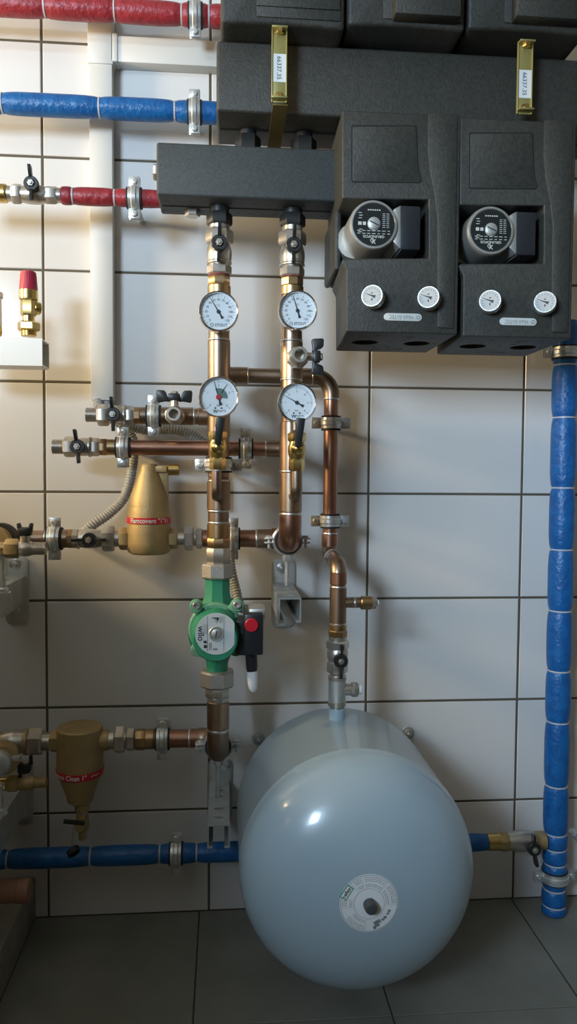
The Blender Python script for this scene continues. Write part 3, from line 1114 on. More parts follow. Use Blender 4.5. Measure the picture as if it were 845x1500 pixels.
# ------------------------------------------------------------------ green circulation pump
T = Thing('circulation_pump', 'green circulation pump with a silver round label on the copper column', 'pump', c1(980))
segs(T, L1, [('hex_adapter', 'o', 802, 826, 36, 'nickel')])
L1b = Line(319, 820, 317.5, 1010, DC)
segs(T, L1b, [('union_nut', 'o', 825, 847, 47, 'roughnickel')])
bm = NB()
a, b = L1b.at(845), L1b.at(890)
lathe(bm, a, b - a, [(0, L1b.w(850, 38)), ((b - a).length * .55, L1b.w(850, 39)), ((b - a).length, L1b.w(850, 52))], 8, ph=PI / 8)
T.add('pump_neck', bm, 'green')
bm = NB()
a, b = L1b.at(955), L1b.at(987)
lathe(bm, a, b - a, [(0, L1b.w(960, 44)), ((b - a).length * .45, L1b.w(960, 32)), ((b - a).length, L1b.w(960, 30))], 10, ph=PI / 10)
T.add('pump_neck', bm, 'green')
segs(T, L1b, [('union_nut', 'o', 981, 1005, 50, 'roughnickel'), ('hex_adapter', 'o', 1004, 1020, 36, 'nickel')])
pc = P(315, 922, .19)
sc_ = S(315, 922, .22)
bm = NB()
lathe(bm, P(315, 920, .165), ROOM, [(0, 30 * sc_), (.01, 36 * sc_), (.045, 38.5 * sc_), (.055, 38 * sc_)], 40)
T.add('volute_housing', bm, 'green')
bm = NB()
fl = P(315, 920, .222)
lathe(bm, fl, ROOM, [(0, 38.5 * sc_), (.002, 39 * sc_), (.008, 38.5 * sc_), (.010, 36 * sc_)], 40)
for u, v in ((287.5, 886.5), (347, 885.5), (289, 950), (345, 950)):
    q = P(u, v, .222)
    lathe(bm, q, ROOM, [(0, .0105), (.010, .0105), (.012, .009)], 16)
    dd = (fl - q)
    box(bm, q + dd * .18 + ROOM * .005, (dd.length * .4, .010, .018), .001, Matrix((dd.normalized(), ROOM, dd.normalized().cross(ROOM))).transposed())
fo = T.add('motor_flange', bm, 'greenpale', label='pale dusty green flange')
for u, v in ((287.5, 886.5), (347, 885.5), (289, 950)):
    q = P(u, v, .234)
    bm = NB()
    lathe(bm, q, ROOM, [(0, .0062), (.005, .0062), (.0058, .0055), (.0058, .003), (.002, .0028), (.002, 0)], 16)
    T.add('flange_screw', bm, 'zinc', fo)
md = P(316.5, 929, .285)
sm = S(316.5, 929, .285)
bm = NB()
lathe(bm, P(316, 925, .225), ROOM, [(0, 37 * sc_), (.012, 35.5 * sc_), (.050, 33.5 * sm + .0006), (.057, 33 * sm), (.060, 31.5 * sm)], 48)
mo = T.add('motor_housing', bm, 'green')
bm = NB()
lp = P(316.8, 928.5, .2862)
lr = 30.8 * sm
pts = []
for k in range(48):
    a = 2 * PI * k / 48
    pts.append(lp + X * min(math.cos(a) * lr, lr * .86) + Z * math.sin(a) * lr)
slab(bm, pts, -ROOM * .0012)
pl = T.add('name_plate', bm, 'plate')
bm = NB()
fo_ = lp + ROOM * .0003
k_ = lr
DN, RT_ = -Z, X
text(bm, 'wilo', k_ * .42, fo_ - X * k_ * .74 + Z * k_ * .02, -Z, X, bold=.012)
for xx, h in ((-.42, 1.7), (.36, 1.7)):
    quad(bm, fo_ + X * k_ * xx, X, Z, .0006, k_ * h)
for i in range(3):
    quad(bm, fo_ - X * k_ * (.16 - .1 * i) + Z * k_ * (.76 - .02 * i), X, Z, k_ * .07, k_ * (.06 + .045 * i))
quad(bm, fo_ + X * k_ * .06 + Z * k_ * .73, X, Z, k_ * .10, k_ * .10)
text(bm, 'D', k_ * .16, fo_ + X * k_ * .02 + Z * k_ * .58, -Z, X)
for i in range(4):
    quad(bm, fo_ - X * k_ * (.16 - .08 * i) + Z * k_ * .62, X, Z, k_ * .03, k_ * .03)
quad(bm, fo_ - X * k_ * .52 - Z * k_ * .60, X, Z, k_ * .14, k_ * .15)
quad(bm, fo_ - X * k_ * .53 - Z * k_ * .38, X, Z, k_ * .14, k_ * .12)
for i in range(4):
    for j in range(7):
        quad(bm, fo_ - X * k_ * (.62 - .06 * i) + Z * k_ * (.42 - .07 * j + .02 * (i % 2)), X, Z, k_ * .014, k_ * .05)
for i in range(3):
    quad(bm, fo_ - X * k_ * (.33 - .05 * i) - Z * k_ * .60, X, Z, k_ * .016, k_ * .36)
    quad(bm, fo_ + X * k_ * (.16 + .06 * i) + Z * k_ * .68, X, Z, k_ * .016, k_ * .3)
    quad(bm, fo_ - X * k_ * (.12 - .07 * i) - Z * k_ * .74, X, Z, k_ * .035, k_ * .1)
T.flat('label_print', bm, 'ink', pl)
bm = NB()
lathe(bm, lp, ROOM, [(-.002, 11.2 * sm), (.0012, 11.2 * sm), (.0022, 10.4 * sm), (.0022, 9 * sm), (.0004, 8.6 * sm), (.0004, 8 * sm), (.0018, 7.6 * sm), (.0022, 7 * sm), (.0022, 0)], 30)
vs_ = T.add('vent_screw', bm, 'galv')
bm = NB()
quad(bm, lp + ROOM * .00235, X * .2 + Z, X - Z * .2, 11 * sm, 1.5 * sm)
T.flat('screw_slot', bm, 'ink', vs_)
bm = NB()
ba, bb = P(354, 900, .28), P(385.5, 960, .28)
box(bm, ((ba.x + bb.x) / 2 + .002, -.235, (ba.z + bb.z) / 2), (bb.x - ba.x - .004, .09, ba.z - bb.z), .003)
bc = P(352, 932, .25)
box(bm, bc + V((.002, .01, 0)), (.018, .05, .054), .002)
tb = T.add('terminal_box', bm, 'blackbox')
bm = NB()
q = P(368.3, 915.5, .281)
lathe(bm, q, ROOM, [(0, 10 * sm), (.002, 10 * sm), (.003, 9 * sm), (.003, 0)], 28)
T.add('speed_knob', bm, 'red', tb)
bm = NB()
quad(bm, q + ROOM * .0032, X + Z * 1.05, X - Z, 18 * sm, 1.6 * sm)
T.flat('knob_slot', bm, 'redband', tb)
bm = NB()
q = P(376, 895, .235)
box(bm, q, (.026, .05, .016), .003)
T.add('box_connector', bm, 'galv', label='grey connector block')
bm = NB()
g0, g1, g2 = P(368, 958, .25), P(369, 985, .25), P(371, 1013, .252)
lathe(bm, g0, g1 - g0, [(0, 9.2 * sm), ((g1 - g0).length * .7, 9.0 * sm), ((g1 - g0).length, 7.4 * sm)], 16)
T.add('cable_gland', bm, 'blackbox')
bm = NB()
n_ = (g2 - g1).length
lathe(bm, g1, g2 - g1, [(-.002, 8.4 * sm), (n_ * .5, 8 * sm), (n_ * .85, 6.5 * sm), (n_, 3 * sm), (n_, 0)], 18)
T.add('gland_cap', bm, 'whitecap', label='white end cap')

# ------------------------------------------------------------------ air separator
T = Thing('air_separator', 'golden brass air separator with a red band on the horizontal branch', 'separator', P(219, 810, DH))
ctr = P(218.5, 790, DH)
sp = S(219, 770, DH)
zz = lambda v: P(219, v, DH).z
bm = NB()
z0 = zz(811)
lathe(bm, (ctr.x, -DH, z0), Z, [(0, 25 * sp), (.003, 30 * sp), (.008, 32 * sp), (zz(795) - z0, 32.5 * sp), (zz(752) - z0, 31 * sp), (zz(745) - z0, 29.6 * sp), (zz(741) - z0, 29 * sp)], 48)
T.add('body', bm, 'casting')
bm = NB()
lathe(bm, (ctr.x, -DH, zz(741.5)), Z, [(0, 28.6 * sp), (.001, 29 * sp), (zz(726) - zz(741), 26.8 * sp), (zz(690) - zz(741), 14.5 * sp), (zz(681) - zz(741), 12.5 * sp), (zz(679) - zz(741), 11 * sp)], 48)
w0 = V((ctr.x, -DH, 0))
gx = lambda u, v: V((P(u, v, DH).x, 0, P(u, v, DH).z))
wp = [gx(222, 682), gx(246, 682), gx(247, 737), gx(222, 740)]
slab(bm, [p_ + V((0, -DH - .006, 0)) for p_ in wp], V((0, .012, 0)), .001)
wp = [gx(228, 683), gx(245, 683), gx(245, 692), gx(228, 692)]
slab(bm, [p_ + V((0, -DH - .011, 0)) for p_ in wp], V((0, .022, 0)), .001)
T.add('cone_cover', bm, 'casting')
bm = NB()
cyl(bm, P(246, 688, DH), P(263, 688, DH), 8.5 * sp, 20)
T.add('vent_nozzle', bm, 'brass')
bm = NB()
bz0, bz1 = zz(766), zz(757)
lathe(bm, (ctr.x, -DH, bz0), Z, [(0, 31.2 * sp), (0, 32.6 * sp), (bz1 - bz0, 32.2 * sp), (bz1 - bz0, 31.2 * sp)], 64, closed=True)
band = T.add('red_band', bm, 'redband')


def cylwarp(cx, cy, R, flip=1):
    def f(p):
        a = (p.x - cx) / R
        return V((cx + R * math.sin(a), cy - R * math.cos(a), p.z))
    return f


bm = NB()
text(bm, 'Flamcovent "1"', 9.6 * sp, (ctr.x - .0005, 0, (bz0 + bz1) / 2), warp=cylwarp(ctr.x, -DH, 32.9 * sp), bold=.015, sx=.92)
T.flat('band_lettering', bm, 'white', band)
bm = NB()
for k in (.86, .98):
    quad(bm, (ctr.x + k * 32.9 * sp, 0, (bz0 + bz1) / 2), X, Z, .0016, .007, warp=cylwarp(ctr.x, -DH, 32.9 * sp))
T.flat('band_marks', bm, 'white', band)
segs(T, HC, [('inlet_hex', 'h', 175, 190, 31, 'casting'), ('outlet_hex', 'h', 246, 260, 28, 'casting')])

T = Thing('pipe_union', 'nickel union fitting between the air separator and the copper branch', 'fitting', HC.at(280))
segs(T, HC, [('tail_piece', 'c', 258, 275, 19, 'nickel'), ('union_nut', 'h', 270, 284, 33, 'nickel'), ('collar', 'c', 283, 288, 22, 'nickel'), ('small_nut', 'h', 287, 297, 27, 'nickel')])
segs(T, HC, [('gasket', 'ring', 296, 299, 24, 'gasket')])

T = Thing('ball_valve', 'nickel ball valve with flat lying handle left of the air separator', 'valve', HC.at(130))
segs(T, HC, [('inlet_hex', 'o', 106, 116, 28, 'nickel'), ('valve_body', 'ball', 112, 152, 29, 'nickel'), ('union_nut', 'h', 150, 168, 35, 'nickel'), ('tail_piece', 'c', 165, 178, 24, 'nickel')])
butterfly(T, HC.at(134) + ROOM * .0165, X + Z * .02, s=.97)
T = Thing('copper_pipe', 'short bronze pipe end held by the clamp left of the air separator', 'pipe', HC.at(90))
segs(T, HC, [('socket', 'c', 88, 100, 27, 'oldcopper'), ('hex_adapter', 'o', 99, 108, 28, 'bronze'), ('pipe_stub', 'c', 20, 90, 24, 'oldcopper'), ('solder_ring', 'ring', 67, 71, 27, 'solder')])
clamp('zinc clamp beside the left end valve on the air separator branch', HC.at(80), X, Z, HC.w(80, 27), w=.02, rod=HC.at(80) + V((0, DH, 0)))

# left middle drain valve pointing sideways
LD = Line(0, 805, 75, 802, .19)
T = Thing('drain_valve', 'tan hose drain valve above the wall bracket by the left edge', 'valve', LD.at(30))
segs(T, LD, [('pipe_end', 'c', -40, 10, 20, 'bronze'), ('hex_body', 'h', 8, 28, 27, 'casting'), ('valve_body', 'ball', 25, 48, 24, 'nickel'), ('hose_thread', 'thread', 46, 68, 19, 'nickel')])
bm = NB()
q = LD.at(37)
cyl(bm, q + Z * .010, q + Z * .022, .008)
T.add('stem', bm, 'nickel')
bm = NB()
box(bm, q + Z * .027, (.02, .018, .014), .003)
for sx in (-1, 1):
    slab(bm, [q + X * sx * .004 + Z * .024 + ROOM * .004, q + X * sx * .011 + Z * .026 + ROOM * .004, q + X * sx * .0125 + Z * .040 + ROOM * .004, q + X * sx * .008 + Z * .041 + ROOM * .004, q + X * sx * .005 + Z * .032 + ROOM * .004], Y * .008, .001)
T.add('handle', bm, 'black')
# big ring at the left edge
T = Thing('pipe_elbow', 'tan pipe elbow cut by the left edge above the hose drain valve', 'fitting', P(5, 785, .15))
bm = NB()
lathe(bm, P(3, 792, .12), ROOM, [(0, .026), (.03, .026), (.034, .022), (.034, .018)], 30)
T.add('elbow_body', bm, 'casting')
bm = NB()
lathe(bm, P(3, 792, .13), ROOM, [(0, .024), (0, .030), (.02, .030), (.02, .024)], 30, closed=True)
T.add('rubber_collar', bm, 'rubber')

# ------------------------------------------------------------------ dirt separator
T = Thing('dirt_separator', 'brass dirt separator with a tapering body and red band above the low blue pipe', 'separator', P(118, 1200, DH))
dc = P(117, 1083, DH)
sd_ = S(117, 1100, DH)
z_ = lambda v: P(117, v, DH).z
zt = z_(1064)
bm = NB()
lathe(bm, (dc.x, -DH, zt), -Z, [(0, 31.5 * sd_), (.0025, 33 * sd_), (zt - z_(1120), 33.5 * sd_), (zt - z_(1128), 33 * sd_), (zt - z_(1163), 20.5 * sd_), (zt - z_(1172), 18.5 * sd_), (zt - z_(1176), 13 * sd_)], 48)
T.add('body', bm, 'casting')
bm = NB()
b0, b1 = z_(1133), z_(1123)
lathe(bm, (dc.x, -DH, b0), Z, [(0, 31.5 * sd_), (0, 33.2 * sd_), ((b1 - b0) * .7, 34.4 * sd_), (b1 - b0, 34.4 * sd_), (b1 - b0, 33 * sd_)], 64, closed=True)
bnd = T.add('red_band', bm, 'redband')
bm = NB()
text(bm, 'Flamco Clean 1"', 9.8 * sd_, (dc.x - .016, 0, b0 + (b1 - b0) * .55), warp=cylwarp(dc.x, -DH, 34.9 * sd_), bold=.015, sx=.9)
for k in range(4):
    quad(bm, (dc.x + (.68 + .10 * k) * 34.9 * sd_, 0, b0 + (b1 - b0) * (.55 + .1 * (k % 2))), X, Z, .002, .003, warp=cylwarp(dc.x, -DH, 34.9 * sd_))
T.flat('band_lettering', bm, 'white', bnd)
segs(T, HD, [('inlet_hex', 'h', 74, 90, 30, 'casting'), ('outlet_boss', 'c', 146, 160, 30, 'casting')])
LDv = Line(119.5, 1170, 122, 1230, DH)
segs(T, LDv, [('drain_nipple', 'c', 1172, 1186, 22, 'casting'), ('drain_neck', 'c', 1185, 1193, 16, 'nickel')])
T2 = Thing('drain_valve', 'small drain cock with black lever under the dirt separator', 'valve', LDv.at(1228))
segs(T2, LDv, [('neck', 'h', 1190, 1200, 17, 'casting'), ('valve_body', 'ball', 1198, 1216, 21, 'casting'), ('hose_tail', 'thread', 1214, 1229, 11.5, 'casting')])
bm = NB()
q = LDv.at(1203)
a, b = P(93, 1203, .13), P(124, 1206, .125)
box(bm, (a + b) / 2, ((b - a).length, .008, .006), .0015, rotf(b - a))
T2.add('lever', bm, 'black')
bm = NB()
cyl(bm, q + ROOM * .004, q + ROOM * .026, .008)
T2.add('hub', bm, 'casting')
bm = NB()
tube(bm, [P(109, 1209, .125), P(107, 1225, .125), P(106, 1238, .125)], .0018, 8)
T2.add('cap_strap', bm, 'nickel')
bm = NB()
ca = P(108, 1248, .125)
ax = V((.55, -.55, -.62))
lathe(bm, ca - ax * .006, ax, [(0, 0), (0, .011), (.009, .011), (.010, .010), (.010, .0088), (.002, .008), (.002, 0)], 24)
T2.add('cap', bm, 'rubber')

T = Thing('pipe_union', 'nickel union fitting between the dirt separator and the copper branch', 'fitting', HD.at(175))
segs(T, HD, [('tail_piece', 'c', 158, 170, 26, 'nickel'), ('union_nut', 'h', 168, 183, 37, 'nickel'), ('small_nut', 'h', 185, 197, 31, 'nickel'), ('collar', 'c', 182, 187, 26, 'nickel')])
segs(T, HD, [('bronze_hex', 'o', 198, 214, 30, 'bronze'), ('bronze_socket', 'c', 213, 226, 29, 'bronze')])

T = Thing('ball_valve', 'tan ball valve left of the dirt separator', 'valve', HD.at(35))
segs(T, HD, [('inlet_end', 'c', -40, 6, 30, 'casting'), ('valve_body', 'ball', 2, 40, 36, 'nickel'), ('body_ring', 'ring', 36, 42, 38, 'casting'), ('union_nut', 'h', 41, 63, 37, 'nickel'), ('tail_piece', 'c', 60, 76, 26, 'nickel')])
LE = Line(0, 1147, 60, 1147, .16)
T = Thing('drain_valve', 'small brass drain valve with black wing under the tan ball valve', 'valve', LE.at(25))
segs(T, LE, [('pipe_end', 'c', -40, 12, 18, 'brass'), ('hex_body', 'h', 10, 26, 24, 'casting'), ('valve_body', 'ball', 24, 50, 22, 'casting'), ('hose_thread', 'thread', 48, 68, 15, 'casting')])
bm = NB()
q = LE.at(38)
cyl(bm, q + Z * .008, q + Z * .018, .007)
cyl(bm, q + Z * .034, q + Z * .036, .006)
T.add('stem', bm, 'nickel')
bm = NB()
box(bm, q + Z * .026 + V((-.002, 0, 0)), (.02, .018, .016), .003)
slab(bm, [q + V((.006, -.004, .03)), q + V((.011, -.004, .03)), q + V((.010, -.004, .048)), q + V((.006, -.004, .046))], Y * .008, .001)
slab(bm, [q + V((-.012, -.004, .024)), q + V((-.006, -.004, .026)), q + V((-.006, -.004, .010)), q + V((-.011, -.004, .009))], Y * .008, .001)
T.add('handle', bm, 'black')
T = Thing('pipe_elbow', 'round grey valve end in a brass ring at the left edge over the lower bracket', 'fitting', P(0, 1117, .2))
bm = NB()
q = P(-3, 1115, .19)
lathe(bm, q, V((.25, -1, 0)), [(0, .020), (.012, .022), (.02, .019), (.024, .013), (.025, 0)], 28)
T.add('valve_end', bm, 'galv')
bm = NB()
lathe(bm, q + Y * .03, V((.25, -1, 0)), [(0, .024), (.026, .026), (.031, .024), (.031, .020)], 28)
T.add('brass_ring', bm, 'casting')
bm = NB()
box(bm, P(24, 1110, .19), (.014, .012, .006), .001)
T.add('lug', bm, 'zinc')


# ------------------------------------------------------------------ wall brackets
def bolt(T, u, v, d, r, parent=None):
    q = P(u, v, d)
    bm = NB()
    lathe(bm, q, ROOM, [(0, r * 1.7), (.0015, r * 1.7), (.002, r * 1.55)], 24)
    hexn(bm, q + ROOM * .0018, q + ROOM * .0075, r, up=Z)
    lathe(bm, q + ROOM * .0075, ROOM, [(0, r * .8), (.002, r * .6), (.003, 0)], 16)
    T.add('bolt', bm, 'zinc', parent)


def cantilever(label, plate, chan, d1, bolts, slots, dread=None, group='galvanised wall brackets'):
    """plate: u0,v0,u1,v1 on the wall; chan: u0,v0,u1,v1 of the open front end at d1"""
    q0, q1 = P(plate[0], plate[1], .005), P(plate[2], plate[3], .005)
    T = Thing('wall_bracket', label, 'bracket', ((q0.x + q1.x) / 2, 0, q1.z), group)
    bm = NB()
    w, h = q1.x - q0.x, q0.z - q1.z
    r = w * .28
    pts = []
    for cx_, cz_, a0 in ((q1.x - r, q0.z - r, 0), (q0.x + r, q0.z - r, 90), (q0.x + r, q1.z + r, 180), (q1.x - r, q1.z + r, 270)):
        for k in range(6):
            a = math.radians(a0 + 18 * k)
            pts.append(V((cx_ + r * math.cos(a), -.005, cz_ + r * math.sin(a))))
    slab(bm, pts, Y * .005, .0008)
    T.add('base_plate', bm, 'galv')
    dr = d1 if dread is None else dread
    a, b = P(chan[0], chan[1], dr), P(chan[2], chan[3], dr)
    x0, x1, z1, z0 = a.x, b.x, a.z, b.z
    t = .0025
    lip = (x1 - x0) * .24
    ln = d1 - .004
    prof = [(x0, z0), (x0, z1), (x1, z1), (x1, z0), (x1 - lip, z0), (x1 - lip, z0 + .004), (x1 - t, z0 + .004), (x1 - t, z1 - t), (x0 + t, z1 - t), (x0 + t, z0 + .004), (x0 + lip, z0 + .004), (x0 + lip, z0)]
    bm = NB()
    loft(bm, [V((p_[0], -d1, p_[1])) for p_ in prof], [V((p_[0], -.004, p_[1])) for p_ in prof])
    cs = []
    for f_ in slots:
        cb = NB()
        for k in (0,):
            y_ = -d1 * f_
            pts = []
            for kx, a0 in ((1, -90), (-1, 90)):
                for s in range(7):
                    aa = math.radians(a0 + 30 * s)
                    pts.append(V(((x0 + x1) / 2 + kx * .004 + .0042 * math.cos(aa), y_ + .0042 * math.sin(aa), z1 + .004)))
            slab(cb, pts, V((0, 0, -.012)))
        cs.append(cb)
    if cs:
        bmesh.ops.recalc_face_normals(bm, faces=bm.faces)
        bm = cut(bm, *cs)
    T.add('channel', bm, 'galv')
    for u, v in bolts:
        bolt(T, u, v, .005, .0062)
    return T, (x0, x1, z0, z1)


cantilever('galvanised bracket with square channel under the elbow of the column without a pump', (398, 818, 432, 919), (408, 876, 441, 912), .185, [(413, 832)], (.3, .45, .85))
cantilever('galvanised bracket with slotted channel under the elbow below the pump', (305, 1112, 340, 1201), (303.5, 1209, 336.5, 1242), .19, [(331, 1119)], (.27, .40, .67, .85))
# nuts of the hanger rods on the channels
# left brackets
cantilever('galvanised bracket by the left edge under the hose drain valve', (7, 815, 42, 915), (3, 843, 39, 882), .33, [(22, 826), (25, 892)], (.18, .32, .5), 0)
cantilever('galvanised bracket by the left edge under the small brass drain valve', (18, 1112, 48, 1208), (8, 1136, 44, 1177), .33, [(32, 1194)], (.2, .36, .5, .65), 0)

for lab, u, v0_, v1_, d in (('threaded rod standing on the bracket under the hose drain valve at the left edge', 4, 812, 868, .19), ('threaded rod standing on the bracket under the small brass drain valve', -1, 1150, 1192, .235)):
    a, b = P(u, v0_, d), P(u, v1_, d)
    b = V((a.x, a.y, b.z))
    T = Thing('threaded_rod', lab, 'rod', b, 'threaded rods on the wall brackets')
    bm = NB()
    cyl(bm, a, b, .0045, 14)
    T.add('rod', bm, 'zinc')
    bm = NB()
    hexn(bm, b, b + Z * .008, .0085)
    lathe(bm, b - Z * .001, Z, [(0, .012), (.0015, .012)], 20)
    T.add('nut', bm, 'zinc')

# two lone wall bolts beside the tank
for lab, u, v in (('washer and bolt on the tiles beside the shoulder of the grey tank, near the pump', 378, 1081), ('washer and bolt half hidden behind the top of the grey tank', 597, 1073)):
    T = Thing('wall_bolt', lab, 'bolt', P(u, v, 0), 'wall bolts behind the grey tank')
    q = P(u, v, 0)
    bm = NB()
    lathe(bm, q, ROOM, [(0, .0125), (.002, .0125), (.0026, .0115), (.0026, .004)], 28)
    T.add('washer', bm, 'galv')
    bm = NB()
    hexn(bm, q + ROOM * .0024, q + ROOM * .009, .0078, up=Z)
    cyl(bm, q + ROOM * .009, q + ROOM * .017, .004)
    T.add('nut', bm, 'zinc')

# ------------------------------------------------------------------ steel box, safety valve, vent at the left edge
T = Thing('steel_channel', 'bright hollow steel channel jutting in at the left edge', 'channel', P(30, 541, .13))
q0, q1 = P(-70, 493, .15), P(62, 536, .15)
bm = NB()
t = .0025
fx1 = q1.x
zA_, zB_ = q0.z, q1.z
y0, y1 = -.15, -.10
prof = [(y0, zB_), (y0, zA_), (y1, zA_), (y1, zB_)]
inn = [(y0 + t, zB_ + t), (y0 + t, zA_ - t), (y1 - t, zA_ - t), (y1 - t, zB_ + t)]
va = [[bm.verts.new((xx, a_, b_)) for a_, b_ in pf] for pf in (prof, inn) for xx in (q0.x, fx1)]
o0, o1, i0, i1 = va
for k in range(4):
    k2 = (k + 1) % 4
    bm.faces.new((o0[k], o0[k2], o1[k2], o1[k]))
    bm.faces.new((i0[k2], i0[k], i1[k], i1[k2]))
    bm.faces.new((o1[k], o1[k2], i1[k2], i1[k]))
T.add('box_section', bm, 'tin')
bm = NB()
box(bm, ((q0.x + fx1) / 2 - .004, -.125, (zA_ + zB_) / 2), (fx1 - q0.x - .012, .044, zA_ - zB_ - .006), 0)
T.add('hollow_shade', bm, 'tinshade', label='dark olive shade inside')  # dark block fills the open section in place of its inner shade

LV = Line(41.5, 400, 42.5, 495, .125)
T = Thing('safety_valve', 'brass safety valve with a ribbed red cap standing on the steel channel', 'valve', LV.at(492))
bm = NB()
a, b = LV.at(426), LV.at(398)
n_ = (b - a).length
prof = [(0, LV.w(420, 26.5)), (n_ * .12, LV.w(420, 26)), (n_ * .8, LV.w(420, 23)), (n_ * .96, LV.w(420, 21.5)), (n_, LV.w(420, 18)), (n_, 0)]
lathe(bm, a, Z, prof, 48)
ri = [v for v in bm.verts]
for i, v in enumerate(ri):
    dx = V((v.co.x - a.x, v.co.y - a.y, 0))
    if dx.length > .004 and n_ * .2 < v.co.z - a.z < n_ * .85 + .001 and i % 2:
        v.co -= dx.normalized() * .0009
T.add('cap', bm, 'pinkcap')
segs(T, LV, [('collar', 'c', 425, 440, 27, 'brass'), ('hex_body', 'h', 439, 463, 22, 'brass'), ('neck', 'c', 462, 475, 17, 'brass'), ('union_nut', 'h', 472, 485, 30, 'brass'), ('foot', 'thread', 484, 492.6, 22, 'brass')])
bm = NB()
q = LV.at(450)
d_ = V((.85, .5, 0)).normalized()
cyl(bm, q + d_ * .008, q + d_ * .019, .0105)
T.add('outlet', bm, 'brass')
LW = Line(-10, 420, -9, 500, .125)
T = Thing('air_vent', 'grey topped vent valve cut by the left edge beside the safety valve', 'valve', LW.at(492))
segs(T, LW, [('cap', 'c', 428, 437, 27, 'galv'), ('vent_body', 'c', 436, 478, 23, 'nickel'), ('foot', 'h', 477, 492.6, 22, 'brass')])

# valve left of the short red pipe
T = Thing('ball_valve', 'nickel ball valve on the short red foam pipe beside the brass tube', 'valve', Ls.at(50))
segs(T, Ls, [('inlet_tail', 'c', 8, 22, 22, 'nickel'), ('union_nut', 'h', 18, 32, 27, 'nickel'), ('valve_body', 'ball', 30, 70, 28, 'nickel'), ('outlet_hex', 'h', 66, 84, 24, 'nickel'), ('outlet_end', 'c', 83, 92, 21, 'nickel')])
butterfly(T, Ls.at(51) + ROOM * .016 + Z * .009, Z - X * .05, s=.95)
T = Thing('brass_pipe', 'plain brass tube cut by the left edge beside the short red pipe valve', 'pipe', Ls.at(0))
segs(T, Ls, [('tube', 'c', -70, 10, 27, 'brass'), ('end_bead', 'ring', 8, 11, 25, 'brass')])

# brown pipe end on the plinth
LP_ = Line(-20, 1306, 44, 1305, .17)
T = Thing('drain_pipe', 'brown pipe end lying above the concrete plinth by the left edge', 'pipe', LP_.at(20))
segs(T, LP_, [('pipe', 'c', -120, 28, 33, 'terracotta'), ('socket', 'c', 26, 44, 34.5, 'terracotta')])

# lower right fittings behind the blue riser
T = Thing('ball_valve', 'tan ball valve with black handle between the grey tank and the blue riser', 'valve', Ll2.at(760))
segs(T, Ll2, [('brass_ferrule', 'c', 713, 733, 24, 'brass'), ('inlet_hex', 'o', 731, 745, 26, 'casting'), ('valve_body', 'ball', 743, 786, 30, 'nickel'), ('outlet_end', 'c', 782, 798, 26, 'casting')])
butterfly(T, P(780, 1241, .088), Z - X * .12, s=1.0)
T = Thing('hose_nozzle', 'silver nozzle end poking in at the right edge beyond the blue riser', 'fitting', P(842, 1222, .06))
bm = NB()
a, b = P(836, 1216, .06), P(852, 1232, .06)
lathe(bm, a, b - a, [(0, .003), (.0005, .0055), (.007, .006), (.008, .0075), (.03, .0078)], 20)
T.add('nozzle', bm, 'zinc')

# ------------------------------------------------------------------ valve and tee on the tank
T = Thing('ball_valve', 'nickel ball valve directly above the grey tank connection', 'valve', L4.at(985))
segs(T, L4, [('inlet_end', 'c', 931, 944, 26, 'nickel'), ('union_nut', 'h', 938, 950, 31, 'nickel'), ('valve_body', 'ball', 946, 970, 31, 'nickel'), ('outlet_hex', 'h', 968, 985, 29, 'nickel')])
butterfly(T, L4.at(963) + X * .002 + ROOM * .0165, Z + X * .02, s=.92)
T = Thing('tee_fitting', 'nickel tee with a capped side outlet screwed into the grey tank', 'fitting', L4.at(1030))
segs(T, L4, [('neck', 'c', 983, 992, 21, 'nickel'), ('collar', 'c', 989, 996, 27, 'nickel'), ('tee_body', 'c', 994, 1030, 25.5, 'galv'), ('collar', 'c', 1026, 1034, 27, 'nickel'), ('foot', 'c', 1032, 1046, 18, 'nickel')])
LT = Line(494, 1010, 535, 1010, D4)
segs(T, LT, [('outlet', 'c', 500, 518, 17, 'nickel'), ('outlet_ring', 'o', 514, 524, 21, 'nickel'), ('outlet_cap', 'c', 523, 530, 15, 'whitecap')])

# ------------------------------------------------------------------ the grey tank (axis square to the wall)
dF, dR = .360, .155
q = P(522.5, 1270, dF)
tx, tz = q.x, q.z
tr = 171.5 * S(520, 1270, dF)
dome = .095
rdome = .072


def tank_y(rho):
    t = min(1.0, rho / tr)
    return dF + dome * (1 - t ** 2.2) ** (1 / 2.05)


T = Thing('expansion_vessel', 'large grey blue expansion tank with a round white label', 'tank', (tx, -.28, tz - tr))
bm = NB()
prof = [(.095, 0.0)]
N = 22
rear = []
for k in range(1, N + 1):
    a = k / N * PI / 2
    r_ = tr * math.sin(a)
    rear.append((dR - rdome * math.cos(a), r_))
prof = [(dR - rdome, 0)] + rear
prof += [(dR + .004, tr + .0004), (dF - .016, tr + .0004), (dF - .013, tr + .0012), (dF - .009, tr + .0012), (dF - .006, tr + .0004)]
for k in range(N, 0, -1):
    a = k / N * PI / 2
    r_ = tr * math.sin(a) ** (2 / 2.2)
    prof.append((tank_y(r_), r_))
prof.append((dF + dome, 0))
lathe(bm, (tx, 0, tz), ROOM, prof, 96)
T.add('shell', bm, 'tank', sharp=80)
bm = NB()
l0 = L4.at(1040)
zt_ = tz + tr
cyl(bm, (l0.x, -D4 - .001, zt_ - .03), (l0.x, -D4 - .001, l0.z + .004), .0135, 24)
T.add('connection_socket', bm, 'tank')
# label on the dome
lr_ = 43.5 * S(543, 1321, .45)


def domewarp(off):
    def f(p):
        rho = math.hypot(p.x - tx, p.z - tz)
        return V((p.x, -tank_y(rho) - off, p.z))
    return f


